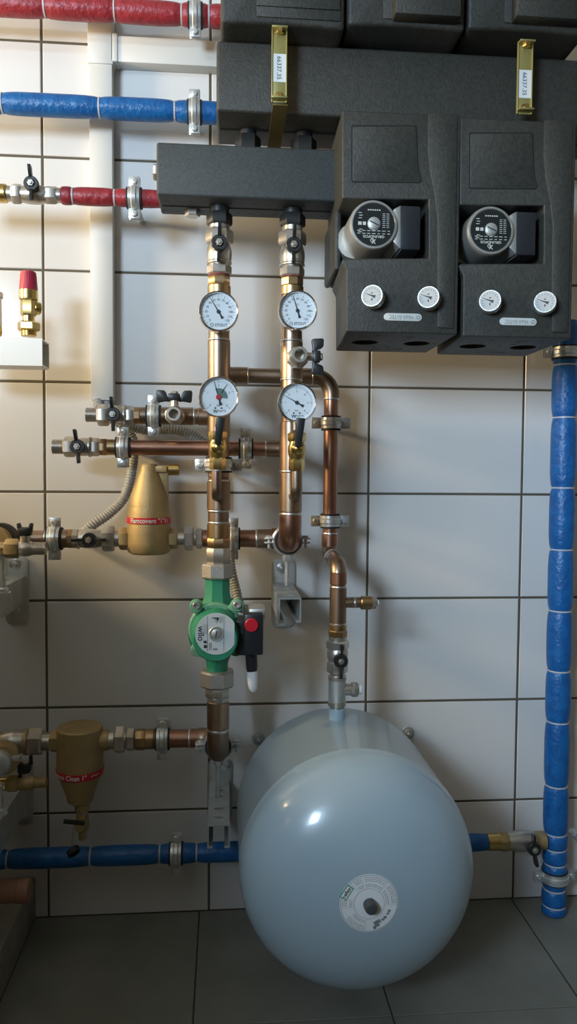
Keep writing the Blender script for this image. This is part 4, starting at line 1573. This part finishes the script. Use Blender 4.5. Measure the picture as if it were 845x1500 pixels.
bm = NB()
pr = [(tank_y(lr_ * k / 10) + .0004, lr_ * k / 10) for k in range(10, -1, -1)]
lathe(bm, (tx, 0, tz), ROOM, pr, 64, cap=False)
lab = T.flat('round_label', bm, 'white')
bm = NB()
lc = V((tx, 0, tz))
wf = domewarp(.0009)


def ringline(bm, r0, w, a0=0, a1=360, n=64):
    prev = None
    for k in range(n + 1):
        a = math.radians(a0 + (a1 - a0) * k / n)
        cur = [bm.verts.new(wf(lc + ang(a) * (r0 + s * w / 2))) for s in (-1, 1)]
        if prev:
            bm.faces.new((prev[0], prev[1], cur[1], cur[0]))
        prev = cur


ringline(bm, lr_ * .52, .0004)
ringline(bm, lr_ * .965, .0006)
rnd = random.Random(4)
for a0, a1 in ((-12, 40), (48, 92), (190, 238), (-38, -20), (-98, -80)):
    for row in range(6):
        r0 = lr_ * (.90 - row * .06)
        if row == 3:
            continue
        a = a0 + rnd.uniform(0, 3)
        while a < a1 - 2:
            step = rnd.uniform(2.2, 6)
            ringline(bm, r0, .0008, a, min(a + step, a1), 3)
            a += step + 1.6
for a in (-42, -18, 42, 95, 188, -100, -78):
    ringline(bm, lr_ * .74, lr_ * .42, a, a + .5, 1)
for a, w in ((112, .2), (120, .16), (132, .24), (140, .2), (150, .14)):
    pp = lc + ang(math.radians(a)) * lr_ * .74
    tn = ang(math.radians(a + 90 + 30))
    quad(bm, pp, tn, ang(math.radians(a + 30)), lr_ * .10, lr_ * w * .4, warp=wf)
for i, (dx, dz, w, h) in enumerate(((.26, -.70, .16, .20), (.20, -.84, .10, .12), (.32, -.60, .12, .08), (.33, -.78, .06, .06))):
    quad(bm, lc + X * lr_ * dx + Z * lr_ * dz, X + Z * .6, Z - X * .6, lr_ * w, lr_ * h, warp=wf)
lathe_c = lc + ang(math.radians(142)) * lr_ * .56
ringlet = []
T.flat('label_print', bm, 'greyink', lab)
bm = NB()
rc = lc - X * lr_ * .76 + Z * lr_ * .40
ru = (V((.55, 0, .84))).normalized()
rv = V((-.84, 0, .55)).normalized()
quad(bm, rc, ru, rv, lr_ * .50, lr_ * .26, warp=wf)
T.flat('green_frame', bm, 'greenprint', lab)
bm = NB()
wf2 = domewarp(.0012)
quad(bm, rc, ru, rv, lr_ * .42, lr_ * .19, warp=wf2)
T.flat('frame_field', bm, 'white', lab)
bm = NB()
text(bm, 'reflex', lr_ * .17, rc, ru, rv, bold=.02, warp=domewarp(.0015))
T.flat('label_lettering', bm, 'ink', lab)
bm = NB()
yc = tank_y(0)
lathe(bm, (tx, -yc - .0003, tz), V((.12, -1, -.12)), [(0, .0085), (.004, .0088), (.010, .0085), (.0125, .0075), (.0135, 0)], 24)
T.add('valve_cap', bm, mat('dark grey cap', (0.07, 0.075, 0.08, 1), rough=.5), label='dark grey valve cap')

# ------------------------------------------------------------------ smaller manifold box
T = Thing('manifold_box', 'smaller black foam manifold box above the two ball valves', 'manifold', P(360, 310, DC))
f0, f1 = .235, .145
fx0, fx1 = P(229, 250, f0).x, P(496, 260, f0).x
z1_, z0_ = P(360, 213, f0).z, P(360, 290, f0).z
bm = NB()
box(bm, ((fx0 + fx1) / 2, -(f0 + f1) / 2, (z0_ + z1_) / 2), (fx1 - fx0, f0 - f1, z1_ - z0_), .004, seg=3)
for k in range(11):
    for j in range(2):
        cxk = fx0 + (fx1 - fx0) * (k + .5 + .2 * j) / 11.5
T.add('foam_shell', bm, 'eppsmooth')
bm = NB()
box(bm, ((fx0 + fx1) / 2, -.188, z0_ - .0004), (fx1 - fx0 - .01, .0015, .0012), 0)
for k in range(14):
    for j in range(2):
        quad(bm, (fx0 + (fx1 - fx0) * (k + .4 + .25 * j) / 14.2, -.165 - .045 * j, z0_ - .0002), X, Y, .006, .0016)
T.flat('seam', bm, 'hole')
for L, q in ((L1, 0), (L2, 2)):
    bm = NB()
    hexn(bm, L.at(331 + q), L.at(313 + q), L.w(320, 36) * 1.06)
    cyl(bm, L.at(316 + q), V((L.at(316).x, -DC, z0_ + .01)), L.w(320, 29), 24)
    T.add('union_nut', bm, 'black')
for u in (363, 445):
    bm = NB()
    a = P(u, 213, DC)
    t0 = V((a.x, -DC, z1_ - .004))
    hexn(bm, t0 + Z * .006, t0 + Z * .036, .0205)
    cyl(bm, t0, t0 + Z * .075, .0135)
    T.add('union_nut', bm, 'black')
bm = NB()
q = P(284, 205, .19)
hexn(bm, V((q.x, -.19, z1_ - .002)), V((q.x, -.19, z1_ + .010)), .0125)
T.add('hex_plug', bm, 'nickel')
bm = NB()
q = P(282, 312, .17)
hexn(bm, V((q.x, -.17, z0_ + .002)), V((q.x, -.17, q.z - .006)), .0125)
T.add('hex_plug', bm, 'nickel')
bm = NB()
q = P(222, 252, .19)
hexn(bm, V((fx0 + .002, -.19, q.z)), V((fx0 - .009, -.19, q.z)), .0130)
T.add('hex_plug', bm, 'nickel')

# ------------------------------------------------------------------ upper manifold box
T = Thing('manifold_box', 'long black foam manifold box behind the two yellow straps', 'manifold', P(600, 165, DC))
m0, m1 = .255, .135
gx0 = P(317, 110, m0).x
gx1 = gx0 + .72
z1_u, z0_u = P(317, 58, m0).z, P(317, 162, m0).z
bm = NB()
box(bm, ((gx0 + gx1) / 2, -(m0 + m1) / 2, (z0_u + z1_u) / 2), (gx1 - gx0, m0 - m1, z1_u - z0_u), .005, seg=3)
T.add('foam_shell', bm, 'epp')
bm = NB()
box(bm, ((gx0 + gx1) / 2, -.195, z0_u - .0004), (gx1 - gx0 - .01, .0018, .0014), 0)
T.flat('seam', bm, 'hole')

# ------------------------------------------------------------------ yellow straps
for lab, u, v0, v1, low in (('yellow steel strap with a white number label, tied down to the smaller manifold box', 409, 42, 151, True),
                            ('yellow steel strap with a white number label above the second pump group', 768, 62, 168, False)):
    T = Thing('support_strap', lab, 'strap', P(u, v1, .29), 'yellow steel straps')
    d0 = .289
    a, b = P(u, v0, d0), P(u, v1, d0)
    w = 11.5 * S(u, 100, d0)
    bm = NB()
    xm = (a.x + b.x) / 2
    box(bm, (xm, -d0, (a.z + b.z) / 2), (w * 2, .0028, a.z - b.z), .0008)
    for s in (-1, 1):
        box(bm, (xm + s * (w - .001), -d0 - .0015, (a.z + b.z) / 2), (.0018, .004, a.z - b.z), .0006)
    T.add('strap_plate', bm, 'yellow')
    bm = NB()
    lx, lz = xm + .0008, P(u, (v0 + v1) / 2 + 4 if low else 124, d0).z
    lh = 40 * S(u, 100, d0)
    box(bm, (lx, -d0 - .0017, lz), (w * 1.66, .0006, lh), 0)
    lo = T.add('sticker', bm, 'white')
    bm = NB()
    text(bm, '66337.35', w * .78, V((lx - w * .12, -d0 - .0022, lz)), -Z, X, sx=1.0)
    T.flat('sticker_print', bm, 'ink', lo)
    for vv, fl in ((v0 + 3, 1), (v1 - 4, -1)):
        q = P(u, vv, d0)
        bm = NB()
        box(bm, (xm, -d0 - .006, q.z), (w * 2, .012, .003), .0008)
        T.add('bent_tab', bm, 'yellow')
        bm = NB()
        hexn(bm, V((xm, -d0 - .0065, q.z)) + Z * .001 * fl, V((xm, -d0 - .0065, q.z - .007 * fl)), .0062)
        T.add('bolt', bm, 'brass')
    if low:
        bm = NB()
        a, b = P(411, 152, .29), P(401, 216, .175)
        a.x = xm + .002
        dv = (b - a)
        sdv = X * (w * .95)
        nrm = dv.cross(X).normalized() * .0025
        slab(bm, [a - sdv, a + sdv, b + sdv * .98, b - sdv * .98], nrm, .0005)
        T.add('tie_strap', bm, mat('dull yellow steel', (0.33, 0.24, 0.085, 1), .8, .45))

# ------------------------------------------------------------------ pump groups
DFm = .32
fm = lambda u, v, d=DFm: P(u, v, d)


def pump_group(label):
    T = Thing('pump_group', label, 'pump group', P(588, 500, .24), 'lower pump group shells')
    ref = [(501, 161), (673, 168), (670, 487), (507, 486), (507, 396), (500, 382), (503, 378), (628, 378), (628, 292), (501, 291)]
    pts = [fm(*p_) for p_ in ref]
    for p_ in pts:
        p_.y = -DFm
    ztop_ = pts[0].z
    pts[1].z = ztop_
    pts[2].z = pts[3].z
    xr = pts[2].x
    pts[1].x = xr
    back = [V((p_.x, -.15, p_.z)) for p_ in pts]
    for k in (0, 9):
        back[k].x += .003
    for k in (3, 4, 5, 6):
        back[k].x += .010
    bm = NB()
    loft(bm, pts, back, .0055, 3)
    cs = []
    for u, v in ((534, 499), (610, 500)):
        cb = NB()
        q = P(u, v, .235)
        cyl(cb, V((q.x, -.235, pts[3].z - .02)), V((q.x, -.235, pts[3].z + .055)), .0205, 28, ch=0)
        cs.append(cb)
    bmesh.ops.recalc_face_normals(bm, faces=bm.faces)
    bm = cut(bm, *cs)
    a, b = fm(505, 290), fm(630, 380)
    box(bm, ((a.x + b.x) / 2 + .003, -.19, (a.z + b.z) / 2), (b.x - a.x, .07, a.z - b.z + .01), 0)
    sh = T.add('foam_shell', bm, 'epp')
    bm = NB()
    xa_, xb_ = P(489.5, 340, .26).x, P(499, 340, .26).x
    box(bm, ((xa_ + xb_) / 2, -.205, (pts[6].z + pts[9].z) / 2), (xb_ - xa_, .12, pts[9].z - pts[6].z + .004), .004)
    T.add('pocket_wall', bm, 'epp')
    # raised strip down the right side with a curved border
    bm = NB()
    st = [(627, 166), (626, 215), (629, 250), (636, 285), (640, 320), (640, 480), (668, 482), (671, 168)]
    w_ = [fm(*p_) for p_ in st]
    for p_ in w_:
        p_.y = -DFm - .0025
    w_[-1].x = w_[-2].x = min(xr - .006, w_[-1].x)
    slab(bm, w_, Y * .004, .0015)
    T.add('raised_strip', bm, 'epp')
    # inset cover panel
    bm = NB()
    cv = [(517, 185), (607, 185), (609, 187), (610, 200), (611, 232), (613, 250), (616, 260), (616, 264), (613, 267), (518, 266), (516, 264), (516, 187)]
    w_ = [fm(*p_) for p_ in cv]
    for p_ in w_:
        p_.y = -DFm - .0006
    slab(bm, w_, Y * .003, .0006)
    grow = []
    cen = sum(w_, V()) / len(w_)
    T.add('cover_panel', bm, 'epp')
    bm = NB()
    for p_ in w_:
        dlt = p_ - cen
        grow.append(V((p_.x + .0014 * (1 if dlt.x > 0 else -1), -DFm - .0003, p_.z + .0014 * (1 if dlt.z > 0 else -1))))
    slab(bm, grow, Y * .002, 0)
    T.add('panel_groove', bm, 'hole')
    # dots on the underside
    bm = NB()
    rr = random.Random(3)
    for k in range(26):
        q = V((pts[3].x + .008 + (xr - pts[3].x - .02) * rr.random(), -.30 + .13 * rr.random(), pts[3].z - .0002))
        if min(abs(q.x - P(534, 499, .235).x), abs(q.x - P(610, 500, .235).x)) < .026 and abs(q.y + .235) < .026:
            continue
        quad(bm, q, X, Y, .006, .004)
    T.flat('bead_marks', bm, 'hole')
    # badge
    bm = NB()
    a, b = fm(562, 458.5), fm(617.5, 471)
    h = (a.z - b.z) / 2
    zc_ = (a.z + b.z) / 2
    bp = []
    for sx, a0 in ((1, -90), (-1, 90)):
        for k in range(9):
            an = math.radians(a0 + 22.5 * k)
            cx_ = (b.x - h) if sx > 0 else (a.x + h)
            bp.append(V((cx_ + h * math.cos(an), -DFm - .0016, zc_ + h * math.sin(an))))
    slab(bm, bp, Y * .003, .0005)
    bd = T.add('badge', bm, 'paleprint')
    bm = NB()
    text(bm, 'Huch EnTEC', h * 1.45, V(((a.x + b.x) / 2 - h * .6, -DFm - .0019, zc_)), -X, -Z, sx=.86)
    lathe(bm, V((b.x - h * 1.05, -DFm - .0018, zc_)), ROOM, [(0, h * .32), (0, h * .5)], 16, cap=False)
    T.flat('badge_lettering', bm, 'greyink', bd)
    return T


PG1 = pump_group('black foam pump group shell next to the smaller manifold box')
dvec = fm(717.8, 338) - fm(547, 329.5)
dvec.y = 0
dvec.z += .0
dup(PG1.o, dvec, 'black foam pump group shell beside the blue riser, under the plain yellow strap')


def small_pump(label):
    c = P(547.3, 329, .325)
    s = S(547, 329, .325)
    T = Thing('circulation_pump', label, 'pump', P(547, 375, .26), 'grey pumps in the foam shells')
    R = 37 * s
    bm = NB()
    lathe(bm, V((c.x, -.20, c.z)), ROOM, [(0, R * 1.0), (.10, R * .985), (.119, R * .975), (.124, R * .955), (.1255, R * .93), (.1258, R * .86), (.1248, R * .84)], 56)
    T.add('motor_housing', bm, 'alu')
    bm = NB()
    lathe(bm, V((c.x - .018, -.205, c.z - .006)), ROOM, [(0, R * .80), (.05, R * .80), (.06, R * .72)], 40)
    T.add('pump_flange', bm, 'alu')
    bm = NB()
    lathe(bm, V((c.x, -.3246, c.z)), ROOM, [(0, R * .83), (.0011, R * .83)], 48)
    pl = T.add('name_plate', bm, 'darkplate')
    f = V((c.x, -.3261, c.z))
    bm = NB()
    UX, UY = -X, -Z           # the plate is mounted upside down
    text(bm, 'GRUNDFOS', R * .14, f - Z * R * .47, UX, UY, bold=.02, sx=1.15)
    text(bm, 'X', R * .24, f - Z * R * .66, UX, UY, bold=.02)
    lathe(bm, f - Z * R * .62 - X * R * .06, ROOM, [(0, R * .055), (0, R * .08)], 14, cap=False)
    quad(bm, f - X * R * .56 + Z * R * .03, X, Z, R * .14, R * .13)
    quad(bm, f - X * R * .38 + Z * R * .03, X, Z, R * .13, R * .13)
    rq = random.Random(5)
    for row in range(5):
        quad(bm, f - X * R * (.55 - .03 * (row % 2)) + Z * R * (.44 - .1 * row if row < 3 else .12 - .1 * (row - 1) - .12), X, Z, R * .14, R * .025)
    for row in range(8):
        for k in range(2):
            quad(bm, f + X * R * (.40 + .16 * k) + Z * R * (.42 - .075 * row), X, Z, R * .11, R * .022)
    for row in range(2):
        for k in range(7):
            quad(bm, f + X * R * (-.6 + .2 * k) - Z * R * (.25 + .11 * row), X, Z, R * (.09 + .06 * rq.random()), R * .025)
    for k in range(6):
        quad(bm, f + X * R * (-.22 + .09 * k) + Z * R * (.56 + .0 * k), X, Z, R * .06, R * .05)
    T.flat('plate_print', bm, 'paleprint', pl)
    bm = NB()
    lathe(bm, V((c.x + .0, -.3256, c.z + .001)), ROOM, [(0, R * .26), (.0008, R * .26), (.0008, R * .225), (.003, R * .22), (.0034, R * .2), (.0034, 0)], 30)
    vs = T.add('vent_screw', bm, 'galv')
    bm = NB()
    quad(bm, V((c.x, -.3293, c.z + .001)), X * .9 - Z * .4, Z, R * .40, R * .05)
    T.flat('screw_slot', bm, 'ink', vs)
    a, b = P(585.5, 300, .322), P(612, 366, .322)
    bm = NB()
    box(bm, ((a.x + b.x) / 2 + .002, -.262, (a.z + b.z) / 2), (b.x - a.x + .004, .118, a.z - b.z), .003)
    T.add('terminal_box', bm, 'blackbox')
    bm = NB()
    w_ = [P(576, 306, .3205), P(588, 300, .3205), P(588, 367, .3205), P(574, 352, .3205)]
    for p_ in w_:
        p_.y = -.3205
    slab(bm, w_, Y * .10, .002)
    T.add('box_neck', bm, 'alu')
    return T


SP = small_pump('grey round pump in the foam shell next to the smaller manifold box')
dup(SP.o, dvec, 'grey round pump in the foam shell beside the blue riser')

NRM = V((-.42, -1, .06)).normalized()


def small_thermo(label, u, v):
    c = P(u, v, .337)
    s = S(u, v, .337)
    T = Thing('dial_thermometer', label, 'thermometer', P(u + 3, v, .32), 'small dial thermometers in the foam shells')
    r = 16.5 * s
    bm = NB()
    lathe(bm, c - NRM * .030, NRM, [(0, r * .8), (.016, r * .8), (.017, r), (.030, r), (.0316, r * .95), (.0316, r * .88), (.0305, r * .86)], 32)
    T.add('case', bm, 'alu')
    bm = NB()
    lathe(bm, c - NRM * .0005, NRM, [(0, r * .87), (.0018, r * .87)], 32)
    dl = T.add('dial', bm, mat('grey dial', (0.42, 0.43, 0.42, 1), rough=.6))  # even grey, darker than the white gauge dials
    n, u_, w_ = basis(NRM, Z)
    rx = -w_ if w_.x < 0 else w_
    bm = NB()
    f = c + NRM * .0016
    dd = lambda a: rx * math.sin(a) + u_ * math.cos(a)
    for k in range(13):
        a = math.radians(-130 + 260 * k / 12)
        quad(bm, f + dd(a) * r * .68, dd(a + PI / 2), dd(a), r * .03, r * .14)
    a = math.radians(-68)
    slab(bm, [f + dd(a) * r * .72, f + dd(a + 1.57) * r * .06, f - dd(a) * r * .3 + dd(a + 1.57) * r * .14, f - dd(a) * r * .3 - dd(a + 1.57) * r * .14, f - dd(a + 1.57) * r * .06], NRM * .0004)
    quad(bm, f + u_ * r * .25, rx, u_, r * .16, r * .09)
    quad(bm, f - u_ * r * .32, rx, u_, r * .10, r * .22)
    T.flat('dial_print', bm, 'ink', dl)
    # moulded recess ring round it
    return T


t0 = small_thermo('small dial thermometer of the pump group by the manifold box, nearer the copper columns', 545, 433.5)
t1 = small_thermo('small dial thermometer of the pump group by the manifold box, farther from the copper columns', 627.5, 435.5)
dup(t0.o, V((dvec.x, 0, dvec.z)), 'small dial thermometer of the pump group beside the blue riser, farther from the riser')
dup(t1.o, V((dvec.x, 0, dvec.z)), 'small dial thermometer of the pump group beside the blue riser, nearer the riser')

# ------------------------------------------------------------------ upper pump groups, cut by the top of the picture
for lab, u0, u1, v, boxu, lineu in (('black foam shell at the top edge above the first yellow strap', 323, 505, 33, None, 376),
                                    ('black foam shell at the top edge between the two yellow straps', 509, 681, 36, (577, 673, 24), 561),
                                    ('black foam shell at the top edge above the second yellow strap', 685, 860, 42, (753, 850, 28), 738)):
    T = Thing('pump_group', lab, 'pump group', P((u0 + u1) / 2, v, .22), 'upper pump group shells')
    d0 = .303
    a, b = P(u0, v, d0), P(u1, v, d0)
    n = 8
    fr = [V((a.x, -d0, a.z + .22)), V((b.x, -d0, a.z + .22))]
    for k in range(n + 1):
        t = k / n
        fr.append(V((b.x + (a.x - b.x) * t, -d0, a.z + .003 * (1 - (2 * t - 1) ** 2))))
    bm = NB()
    loft(bm, fr, [V((p_.x, -.15, p_.z)) for p_ in fr], .006, 3)
    T.add('foam_shell', bm, 'epp')
    bm = NB()
    l0 = P(lineu, v - 8, d0)
    w_ = [V((l0.x, -d0 - .0022, l0.z)), V((b.x - .006, -d0 - .0022, l0.z)), V((b.x - .006, -d0 - .0022, a.z + .215)), V((l0.x, -d0 - .0022, a.z + .215))]
    slab(bm, w_, Y * .004, .0015)
    T.add('raised_field', bm, 'epp')
    if boxu:
        p0, p1 = P(boxu[0], boxu[2], .316), P(boxu[1], boxu[2], .316)
        bm = NB()
        box(bm, ((p0.x + p1.x) / 2, -.314, p0.z + .08), (p1.x - p0.x, .022, .16), .003)
        T.add('cover_panel', bm, 'epp')
    else:
        p0, p1 = P(376, 8, .3065), P(498, 8, .3065)
        bm = NB()
        box(bm, ((p0.x + p1.x) / 2, -.3055, p0.z + .08), (p1.x - p0.x, .004, .16), .001)
        T.add('cover_panel', bm, 'epp')

# ------------------------------------------------------------------ bulky things outside the frame; all added or assumed for their shade
T = Thing('shade_bench', 'long wooden bench added behind the camera to shade the low wall', 'shade_bench', (.66, -2.17, 0))  # unseen addition, keeps window light off the bottom of the wall
bm = NB()
box(bm, (.66, -2.15, .99), (2.7, .6, .05), .004)
T.add('bench_top', bm, 'wood')
bm = NB()
box(bm, (.66, -2.17, .483), (2.6, .5, .966), .004)
T.add('cabinet', bm, 'wood')
T = Thing('assumed_boiler', 'assumed heating unit standing on the concrete plinth outside the frame, added for shade', 'assumed_boiler', (-.62, -.42, ph))  # added unseen, assumed from a slanted shadow edge, darkens the lower left tiles
bm = NB()
box(bm, (-.62, -.42, ph + .39), (.62, .66, .78), .02)
T.add('casing', bm, 'assumed_boiler')
T = Thing('shade_tank', 'tall beige tank added behind the assumed heating unit to shade the lower wall', 'tank', (-.66, -1.35, ph))  # unseen addition, blocks window light towards the lower left tiles
bm = NB()
lathe(bm, (-.66, -1.35, ph), Z, [(0, .34), (.01, .38), (1.02, .38), (1.09, .34), (1.13, .2), (1.14, 0)], 48)
T.add('shell', bm, 'assumed_boiler')


T = Thing('shade_duct', 'square duct added behind the camera to shade the upper wall', 'duct', (0, -1.95, 1.62))  # unseen addition, dims window light on the top of the wall
bm = NB()
box(bm, (0, -1.95, 1.76), (4.6, .36, .28), .006)
T.add('duct', bm, 'galv')

# ------------------------------------------------------------------ light
def area(name, loc, target, sx, sy, power, col):
    l = bpy.data.lights.new(name, 'AREA')
    l.shape = 'RECTANGLE'
    l.size, l.size_y = sx, sy
    l.energy = power
    l.color = col
    o = bpy.data.objects.new(name, l)
    COL.objects.link(o)
    o.location = loc
    d = V(target) - V(loc)
    o.rotation_euler = d.to_track_quat('-Z', 'Y').to_euler()
    return o


area('assumed_window_light', ((WX0 + WX1) / 2, YF + .06, (WZ0 + WZ1) / 2), (.3, 0, .8), WX1 - WX0 - .1, WZ1 - WZ0 - .1, 235, (0.60, 0.79, 1.0))  # daylight of the assumed window
ASSUMED_LAMP = V((-1.38, -.5, 1.42))
T = Thing('assumed_wall_lamp', 'assumed square wall lamp outside the frame, on an added stub of wall', 'lamp', ASSUMED_LAMP + V((-.10, 0, 0)))  # unseen fixture, added to go with the assumed warm side light
bm = NB()
box(bm, ASSUMED_LAMP + V((-.07, 0, 0)), (.10, .34, .34), .01)
T.add('assumed_lamp_base', bm, 'assumed_boiler')
area('assumed_warm_lamp', ASSUMED_LAMP, (.3, -.1, 1.2), .28, .28, 38, (1.0, 0.74, 0.40))  # assumed source of the warm light grazing the wall from the left
w = bpy.data.worlds.new('world')
SC.world = w
w.use_nodes = True
w.node_tree.nodes['Background'].inputs['Color'].default_value = (.5, .6, .7, 1)
w.node_tree.nodes['Background'].inputs['Strength'].default_value = .3

SC.view_settings.view_transform = 'Standard'
SC.view_settings.look = 'None'
SC.view_settings.gamma = 1
SC.view_settings.exposure = 0
SC.view_settings.use_curve_mapping = False
SC.cycles.max_bounces = 8
SC.cycles.use_denoising = True
SC.cycles.sample_clamp_indirect = 6
